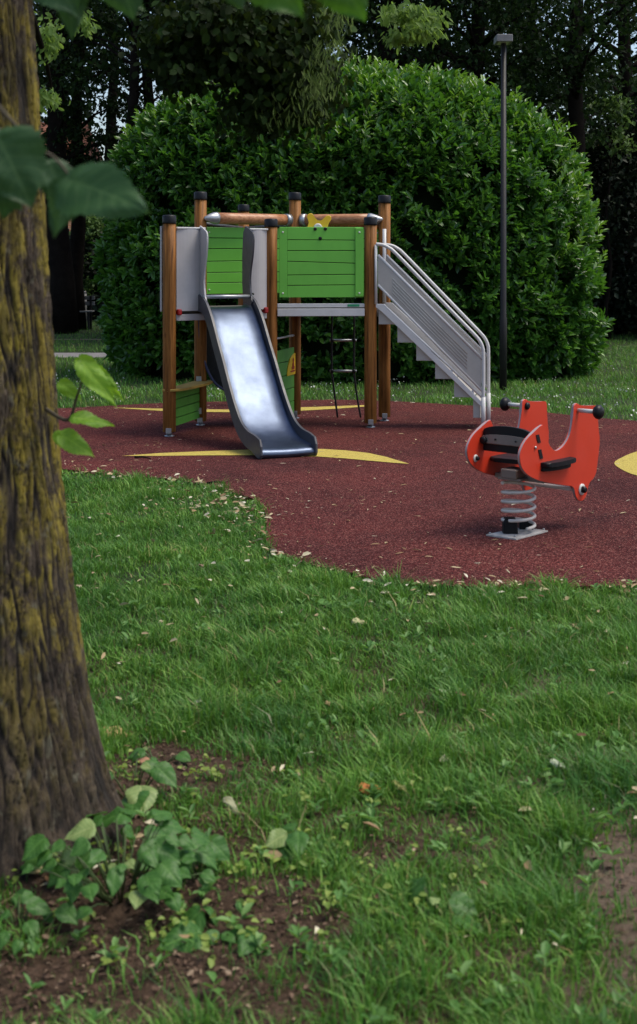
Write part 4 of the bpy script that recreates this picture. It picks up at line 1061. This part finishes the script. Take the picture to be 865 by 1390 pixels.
# upper crown, above the frame
Pc = []
for k in range(26):
    a = random.uniform(0, 6.28); q = 1.5*math.sqrt(random.random()); Pc.append((TX-.3+q*math.cos(a), TY+.2+q*math.sin(a), random.uniform(4.0, 6.6)))
bm = BM()
for c in Pc[::2]: add_tube(bm, [(TX, TY, c[2]-.6), c], [.05, .012], 7)
obj('limbs', bm, M['dark_bark'], lin)
Pc = np.array(Pc); idx = np.repeat(np.arange(len(Pc)), 130); m_ = len(idx); P = Pc[idx]+rng.normal(size=(m_, 3))*np.array([.36, .36, .22]); s = rng.uniform(.06, .11, m_)
V, Q, T = leaf_arrays(P, rdir(m_)+np.array([0, 0, -.5]), rdir(m_)+np.array([0, 0, .8]), s, s*.75)
fast('crown', V, Q, T, M['linden'], lin)
# sprouts on the trunk
sp_ = limb([(TX+.28, TY-.14, 1.20), tuple(at(92, 570, 3.45)), tuple(at(104, 540, 3.4)), tuple(at(116, 500, 3.35))], .006, .002, lin, 'sprout', 'twig')
leaves_obj('leaves', [
    leaf_px(112, 492, 160, 552, 3.3, .42, nz=Vector((.5, -1, .3)), curl=.05), leaf_px(124, 500, 168, 545, 3.35, .42, nz=Vector((-.3, -1, .5))),
    leaf_px(102, 567, 156, 574, 3.35, .50, nz=Vector((0, -.6, .9))), leaf_px(86, 592, 130, 618, 3.35, .62, nz=Vector((.1, -.8, .7))),
    leaf_px(110, 500, 140, 522, 3.45, .6), leaf_px(84, 520, 112, 545, 3.45, .55), leaf_px(78, 588, 90, 612, 3.4, .6)], M['leaf_bright'], sp_)

M['stem'] = paint('green_stem', (.06, .10, .025), .6)
M['leaf_pale'] = big_leaf('pale_young_leaf', (.16, .26, .07), (.26, .36, .14), .3, (.3, .4, .1))
# ------------------------------------------------------------------ PLANTS ON THE GROUND
def plant(name, x, y, spread, hgt, nl, size, label, group='leafy seedlings around the linden', mat='leaf_plant'):
    X, Y = gp(x, y); g0 = float(gheight(X, Y))
    t = thing(name, (X, Y, g0), label, 'plant', group)
    bm = BM(); specs = []
    for k in range(nl):
        a = random.uniform(0, 2*math.pi); q = spread*math.sqrt(random.uniform(.02, 1)); z = g0+hgt*random.uniform(.35, 1)*(1-.4*q/spread)
        tip = Vector((X+q*math.cos(a), Y+q*math.sin(a), z))
        add_tube(bm, [(X+.3*q*math.cos(a), Y+.3*q*math.sin(a), g0-.01), (X+.75*q*math.cos(a), Y+.75*q*math.sin(a), z*.7+g0*.3), tip], [.0028, .0022, .0015], 5)
        s = size*random.uniform(.35, 1.2)
        D = Vector((math.cos(a)*.8+random.uniform(-.5, .5), math.sin(a)*.5-.35+random.uniform(-.3, .3), random.uniform(-.55, .05)))
        specs.append((tip, D, Vector((random.uniform(-.35, .35), -.45, 1)), s, s*random.uniform(.7, .95), random.uniform(.1, .35), .04))
    obj('stems', bm, M['stem'], t)
    for q, sp1 in enumerate(specs):
        leaves_obj('leaf', [sp1], M['leaf_pale'] if random.random() < .16 else M[mat], t)
    return t
plant('leafy_plant', 165, 1215, .24, .19, 62, .066, 'largest leafy clump at the foot of the mossy linden trunk')
plant('leafy_plant', 25, 1262, .13, .09, 18, .055, 'low leafy clump in the bottom left corner under the trunk')
plant('leafy_plant', 180, 1092, .12, .12, 9, .085, 'leafy seedling against the right side of the trunk base')
plant('leafy_plant', 415, 1150, .07, .10, 6, .075, 'pale green seedling standing alone in the grass right of the bare soil')
plant('leafy_plant', 590, 1250, .09, .08, 6, .075, 'broad leaved seedling in the long grass near the bottom middle')
plant('leafy_plant', 290, 1265, .06, .05, 5, .085, 'flat dark green seedling on the bare soil right of the largest clump')
plant('leafy_plant', 350, 1282, .05, .03, 4, .06, 'tiny seedling on the bare soil near the bottom, right of the flat dark one')
plant('leafy_plant', 215, 1040, .09, .05, 6, .05, 'low seedling where the bare soil meets the grass above the trunk base')
plant('leafy_plant', 250, 1200, .07, .12, 6, .09, 'upright seedling just right of the largest leafy clump')

def fallen(x, y, size, col, ang, label, wf=.5, curl=.5):
    X, Y = gp(x, y); g0 = float(gheight(X, Y))+.035
    Vs, Qs = [], []
    heart_leaf(Vs, Qs, (X, Y, g0), (math.cos(ang), math.sin(ang), .1), (.1, -.5, .9), size, size*wf, curl, .09)
    m = leaf_mat('fallen_leaf', [(0, col), (1, tuple(c*1.2 for c in col))], .7, .15, col, .3)
    tag(fast('fallen_leaf', Vs[0], Qs[0], None, m, base=(X, Y, g0)), label, 'leaf', 'fallen leaves on the grass')
fallen(492, 1078, .07, (.40, .14, .04), .1, 'orange brown fallen leaf lying in the middle of the near grass', .6)
fallen(538, 1075, .09, (.30, .30, .10), -1.2, 'long curled yellow green leaf beside the orange brown one', .22, .1)
fallen(750, 1050, .05, (.42, .46, .32), -.7, 'pale green leaf lying in the grass at the right', .5)
fallen(143, 1005, .08, (.40, .29, .12), .1, 'tan leaf beside the trunk where the soil begins', .7)
fallen(192, 1058, .05, (.32, .17, .10), .3, 'brown leaf on the soil just below the tan one', .6)
fallen(445, 958, .055, (.36, .26, .13), 1.2, 'curled beige leaf in the grass above the orange brown one', .4, .6)
fallen(435, 836, .11, (.10, .22, .05), -.1, 'broad green leaf lying flat near the rubber edge', .35, .3)
fallen(480, 858, .07, (.45, .42, .22), .1, 'pale cream leaf just below the broad green one', .4)
fallen(305, 1100, .08, (.30, .30, .18), -1.0, 'greyish pale leaf on the soil patch right of the trunk', .35)
fallen(272, 782, .05, (.26, .17, .12), 1.3, 'small dark brown leaf in the grass left of the broad green one', .5, .6)

# ------------------------------------------------------------------ GRASS
def pix(X, Y): return HX+X/Y*F, HY+CAMZ*F/Y
BARE = [(235, 1045, 85, 34, .93), (320, 1130, 95, 45, .5), (130, 1190, 150, 120, .93), (320, 1245, 170, 55, .85), (860, 1200, 75, 95, .85), (805, 1030, 55, 18, .5), (150, 1340, 260, 70, .9), (390, 1055, 60, 22, .4), (830, 1130, 60, 22, .45), (300, 690, 60, 14, .45), (130, 646, 60, 9, .5), (370, 740, 14, 40, .4), (190, 790, 60, 16, .35), (520, 1150, 40, 16, .35), (480, 1010, 60, 16, .3)]
def baremask(X, Y):
    x, y = pix(X, Y); b = np.zeros_like(x)
    for (cx, cy, rx, ry, s) in BARE:
        q = np.sqrt(((x-cx)/rx)**2+((y-cy)/ry)**2)+(vnoise(X, Y, 7, 2)-.5)*.7
        b = np.maximum(b, s*np.clip(1.45-q, 0, 1)/.45*(q < 1.45) if False else s*np.clip((1.25-q)/.5, 0, 1))
    return b
def blades(X, Y, h, w, name, label, mat='grass', z0=None, lean=.85, segs=True):
    n = len(X); z = gheight(X, Y) if z0 is None else np.full(n, z0)
    a = rng.uniform(0, 2*np.pi, n)
    cl = vnoise(X, Y, 9, 4)*2*np.pi*2
    ld = np.stack([np.cos(cl)*.25+np.cos(a)*1.2, np.sin(cl)*.25+np.sin(a)*1.2], 1); ld /= np.maximum(np.linalg.norm(ld, axis=1, keepdims=True), .2)
    le = (.1+1.35*rng.random(n)**1.6)*lean*h
    f = a+1.3; sx, sy = np.cos(f)*w/2, np.sin(f)*w/2
    b = np.stack([X, Y, z-.01], 1)
    S = np.stack([sx, sy, np.zeros(n)], 1)
    mid = b+np.stack([ld[:, 0]*le*.32, ld[:, 1]*le*.32, h*.58], 1)
    tip = b+np.stack([ld[:, 0]*le*1.15, ld[:, 1]*le*1.15, h*rng.uniform(.75, 1.0, n)], 1)
    V = np.stack([b-S, b+S, mid+S*.8, mid-S*.8, tip], 1).reshape(-1, 3)
    i = np.arange(n)[:, None]*5
    return tag(fast(name, V, i+np.array([0, 1, 2, 3]), i+np.array([3, 2, 4]), M[mat]), label, 'grass', kind='stuff')
# near lawn
n_ = 1350000
Y_ = 2.45+(10.9-2.45)*rng.random(n_)**1.0; hwid = .24*Y_+1.9
X_ = rng.uniform(-1, 1, n_)*hwid
wgt = np.clip(hwid/4.5, 0, 1)*np.clip(1.35-.09*Y_, .35, 1)
sel = rng.random(n_) < wgt; X_, Y_ = X_[sel], Y_[sel]
ins = inside(X_, Y_, RS); dd = dist_poly(X_, Y_, RS)
ok = (~ins) | ((dd < .035) & (rng.random(len(X_)) < .3)); X_, Y_, dd, ins = X_[ok], Y_[ok], dd[ok], ins[ok]
b_ = baremask(X_, Y_); cl = vnoise(X_, Y_, 4.5, 7)*.6+vnoise(X_, Y_, 14, 8)*.4
ok = (rng.random(len(X_)) > b_) & (rng.random(len(X_)) < .35+1.1*cl) & (np.hypot(X_-TX, Y_-TY) > .47)
X_, Y_, cl, dd, b_ = X_[ok], Y_[ok], cl[ok], dd[ok], b_[ok]
tuft = vnoise(X_, Y_, 6.5, 12); h = (.030+.075*cl**1.2+.075*np.clip(tuft-.62, 0, 1)/.38)*rng.uniform(.35, 1.12, len(X_))*(1-.45*b_)*np.where(Y_ > 6.2, np.clip(1.1-.03*(Y_-6), .75, 1), 1)
w = rng.uniform(.0016, .0064, len(X_))*np.clip(.8+Y_*.06, 1, 1.5)
blades(X_, Y_, h, w, 'grass', 'short lush green grass of the near lawn in front of the red surface')
# broad leaved weeds and dry stalks in the lawn
n_ = 800; Y0 = 2.7+8*rng.random(n_); X0 = rng.uniform(-1, 1, n_)*(.24*Y0+.6)
ok = (~inside(X0, Y0, RS)) & (np.hypot(X0-TX, Y0-TY) > .5) & (vnoise(X0, Y0, 1.1, 31) > .4); X0, Y0 = X0[ok], Y0[ok]
idx = np.repeat(np.arange(len(X0)), 7); m_ = len(idx); a = rng.uniform(0, 6.28, m_); Dd = np.stack([np.cos(a), np.sin(a), rng.uniform(.2, 1.1, m_)], 1)
s = rng.uniform(.018, .045, m_); V, Q, T = leaf_arrays(np.stack([X0[idx], Y0[idx], gheight(X0, Y0)[idx]+rng.uniform(.01, .04, m_)], 1), Dd, rdir(m_)*.3+np.array([0, 0, 1]), s, s*rng.uniform(.25, .55, m_))
M['weed'] = leaf_mat('weed_leaves', [(0, (.05, .14, .03)), (.7, (.12, .26, .06)), (1, (.22, .36, .12))], .5, .3, (.2, .4, .06), .3)
tag(fast('weeds', V, Q, T, M['weed']), 'small broad leaved weeds growing through the near lawn', 'weeds', kind='stuff')
# far lawn
n_ = 330000
Y_ = rng.uniform(11.5, 36, n_); X_ = rng.uniform(-1, 1, n_)*(.26*Y_+2.0)
sel = rng.random(n_) < np.clip(1.5-.045*Y_, .15, 1)
X_, Y_ = X_[sel], Y_[sel]
ok = (~inside(X_, Y_, RS)) & ~((Y_ > 22.2) & (Y_ < 23.55) & (X_ < .8)) & ~((Y_ > 27.3) & (Y_ < 27.6) & (X_ < 0)) & ~(hf(X_, Y_, X_*0+.1) < .95)
X_, Y_ = X_[ok], Y_[ok]; cl = vnoise(X_, Y_, 2.2, 7)
ok = rng.random(len(X_)) < .35+cl; X_, Y_, cl = X_[ok], Y_[ok], cl[ok]
h = (.045+.06*cl)*rng.uniform(.6, 1.3, len(X_)); w = rng.uniform(.005, .010, len(X_))
blades(X_, Y_, h, w, 'grass', 'lawn grass behind the play surface running to the trees', z0=0)

def flat_bits(X, Y, z, s, wf, name, label, mat, cat, tilt=.5):
    n = len(X); P = np.stack([X, Y, z], 1); D = rdir(n)*np.array([1, 1, tilt*.5]); Nn = rdir(n)*tilt+np.array([0, 0, 1])
    V, Q, T = leaf_arrays(P, D, Nn, s, s*wf, .18)
    V[:, 2] = np.maximum(V[:, 2], np.repeat(z, 6)-.004)
    return tag(fast(name, V, Q, T, M[mat]), label, cat, kind='stuff')
# litter on the rubber
n_ = 26000; X_ = rng.uniform(-5, 4, n_); Y_ = rng.uniform(6.3, 15.4, n_)
ins = inside(X_, Y_, RS); dd = dist_poly(X_, Y_, RS)
p_ = .10+.8*np.exp(-dd/.16)+.25*(vnoise(X_, Y_, 1.2, 3) > .62)
ok = ins & (rng.random(n_) < p_*1.0); X_, Y_ = X_[ok], Y_[ok]; s = .009+.055*rng.random(len(X_))**4
flat_bits(X_, Y_, np.full(len(X_), .024), s, rng.uniform(.08, .30, len(X_)), 'leaf_litter', 'pale dry leaf scraps scattered over the red rubber surface', 'litter', 'leaf litter', .25)
# litter in the grass along the edge
n_ = 32000; X_ = rng.uniform(-3.5, 3, n_); Y_ = rng.uniform(3, 11, n_)
ins = inside(X_, Y_, RS); dd = dist_poly(X_, Y_, RS); x, y = pix(X_, Y_)
p_ = .9*np.exp(-dd/.12)*(rng.random(n_) < .7)+.034+.5*np.exp(-((x-310)/70)**2-((y-695)/22)**2)
ok = (~ins) & (rng.random(n_) < p_); X_, Y_ = X_[ok], Y_[ok]; s = rng.uniform(.02, .06, len(X_))
flat_bits(X_, Y_, gheight(X_, Y_)+rng.uniform(.01, .055, len(X_)), s, rng.uniform(.25, .55, len(X_)), 'leaf_litter', 'small yellowish dead leaves caught in the grass beside the rubber edge', 'litter', 'leaf litter', .7)
# bark mulch on bare soil
n_ = 190000; Y_ = rng.uniform(2.45, 5.2, n_); X_ = rng.uniform(-1, 1, n_)*(.24*Y_+1.2)
ok = (rng.random(n_) < baremask(X_, Y_)*np.where(X_ > .4, .25, .8)) & (np.hypot(X_-TX, Y_-TY) > .44); X_, Y_ = X_[ok], Y_[ok]; s = .004+.020*rng.random(len(X_))**3.5
flat_bits(X_, Y_, gheight(X_, Y_)+rng.uniform(.001, .012, len(X_)), s, rng.uniform(.15, .6, len(X_)), 'bark_litter', 'reddish brown bark and leaf crumbs covering the bare soil', 'mulch', 'bark litter', .6)
# seedlings
n_ = 90; cx = rng.choice([230, 300, 420, 560, 120, 330, 300], n_); cyy = rng.choice([1040, 1170, 1150, 1260, 1270, 1220], n_)
x = cx+rng.normal(size=n_)*60; y = np.clip(cyy+rng.normal(size=n_)*35, 1000, 1380); Y0 = CAMZ*F/(y-HY); X0 = (x-HX)/F*Y0
idx = np.repeat(np.arange(n_), 5); m_ = len(idx); P = np.stack([X0[idx]+rng.normal(size=m_)*.012, Y0[idx]+rng.normal(size=m_)*.012, gheight(X0, Y0)[idx]+rng.uniform(.01, .045, m_)], 1)
s = rng.uniform(.012, .028, m_); V, Q, T = leaf_arrays(P, rdir(m_)*np.array([1, 1, .3]), rdir(m_)*.4+np.array([0, -.2, 1]), s, s*.7)
tag(fast('seedlings', V, Q, T, M['seedling']), 'tiny yellow green seedlings sprinkled over the bare soil', 'seedlings', kind='stuff')
# clover flowers on the far lawn
n_ = 1500; Y_ = 12.5+7*rng.random(n_)**.9; X_ = rng.uniform(-1, 1, n_)*.27*Y_
ok = (~inside(X_, Y_, RS)) & (vnoise(X_, Y_, .8, 2) > .42) & ~(hf(X_, Y_, X_*0+.1) < 1.0); X_, Y_ = X_[ok], Y_[ok]; m_ = len(X_)
s = rng.uniform(.012, .028, m_); V, Q, T = leaf_arrays(np.stack([X_, Y_, rng.uniform(.05, .10, m_)], 1), rdir(m_), rdir(m_)+np.array([0, -.5, .5]), s, s*.9)
tag(fast('clover_flowers', V, Q, T, M['daisy']), 'tiny white clover flowers dotting the lawn in front of the hedge', 'flowers', kind='stuff')
# two sticks on the rubber
for (x0, y0, x1, y1, lab) in ((183, 624.5, 205, 627, 'dark twig lying by the left end of the yellow crescent'), (281, 661, 305, 660, 'dark twig on the red surface near the grass edge')):
    a = gp(x0, y0); b = gp(x1, y1); bm = BM(); add_tube(bm, [(a[0], a[1], .026), ((a[0]+b[0])/2, (a[1]+b[1])/2+.01, .032), (b[0], b[1], .026)], [.009, .007, .004], 7)
    tag(obj('twig', bm, M['dark_bark'], base=(a[0], a[1], .02)), lab, 'twig')

# every small piece that stands alone becomes a part of its own
def split_loose(o):
    bm = bmesh.new(); bm.from_mesh(o.data); bm.verts.ensure_lookup_table()
    seen = set(); comps = []
    for v_ in bm.verts:
        if v_.index in seen: continue
        st = [v_]; seen.add(v_.index); cur = []
        while st:
            q = st.pop(); cur.append(q.index)
            for e in q.link_edges:
                r_ = e.other_vert(q)
                if r_.index not in seen: seen.add(r_.index); st.append(r_)
        comps.append(set(cur))
    bm.free()
    if len(comps) < 2: return
    src = o.data.copy()
    for k, cs in enumerate(comps):
        b2 = bmesh.new(); b2.from_mesh(src); b2.verts.ensure_lookup_table()
        bmesh.ops.delete(b2, geom=[v_ for v_ in b2.verts if v_.index not in cs], context='VERTS')
        if k == 0: b2.to_mesh(o.data)
        else:
            c_ = o.copy(); c_.data = o.data.copy(); b2.to_mesh(c_.data); C.objects.link(c_); c_.parent = o.parent
        b2.free()
for o in list(bpy.data.objects):
    if o.type == 'MESH' and o.name.split('.')[0] in ('bolt', 'end_cap', 'spring_clamp', 'bracket', 'rear_rail', 'tenon'): split_loose(o)

# ------------------------------------------------------------------ CAMERA, LIGHT
cam = bpy.data.cameras.new('camera'); co = bpy.data.objects.new('camera', cam); C.objects.link(co)
co.location = (0, 0, CAMZ); co.rotation_euler = (math.pi/2, 0, 0)
cam.sensor_fit = 'HORIZONTAL'; cam.sensor_width = 24; cam.lens = 24*F/865
cam.shift_y = -(695-HY)/865; cam.clip_end = 2000; cam.clip_start = .05
cam.dof.use_dof = True; cam.dof.focus_distance = 12.0; cam.dof.aperture_fstop = 5.6
bpy.context.scene.camera = co
SE, SA = math.radians(64), math.radians(90)      # sun elevation, azimuth clockwise from +Y (to the right, slightly behind the tower)
w = bpy.data.worlds.new('World'); bpy.context.scene.world = w; w.use_nodes = True; nt = w.node_tree
sky = nt.nodes.new('ShaderNodeTexSky'); sky.sky_type = 'NISHITA'; sky.sun_disc = False; sky.sun_elevation = SE; sky.sun_rotation = SA
sky.air_density = 1.0; sky.dust_density = 2.5; sky.ozone_density = 1.0
bg = nt.nodes['Background']; bg.inputs['Strength'].default_value = .125; L(nt, sky.outputs[0], bg.inputs['Color'])
sun = bpy.data.lights.new('sun', 'SUN'); so = bpy.data.objects.new('sun', sun); C.objects.link(so)
sun.energy = 1.8; sun.angle = math.radians(28); sun.color = (1, .94, .80)
dv = Vector((math.sin(SA)*math.cos(SE), math.cos(SA)*math.cos(SE), math.sin(SE)))
so.rotation_euler = dv.to_track_quat('Z', 'Y').to_euler(); so.location = dv*20
sc = bpy.context.scene
sc.view_settings.view_transform = 'Standard'; sc.view_settings.look = 'None'; sc.view_settings.exposure = .68; sc.view_settings.gamma = 1
sc.view_settings.use_curve_mapping = False
sc.render.engine = 'CYCLES'; sc.cycles.use_denoising = True
sc.cycles.max_bounces = 6; sc.cycles.diffuse_bounces = 3; sc.cycles.glossy_bounces = 3; sc.cycles.transmission_bounces = 4
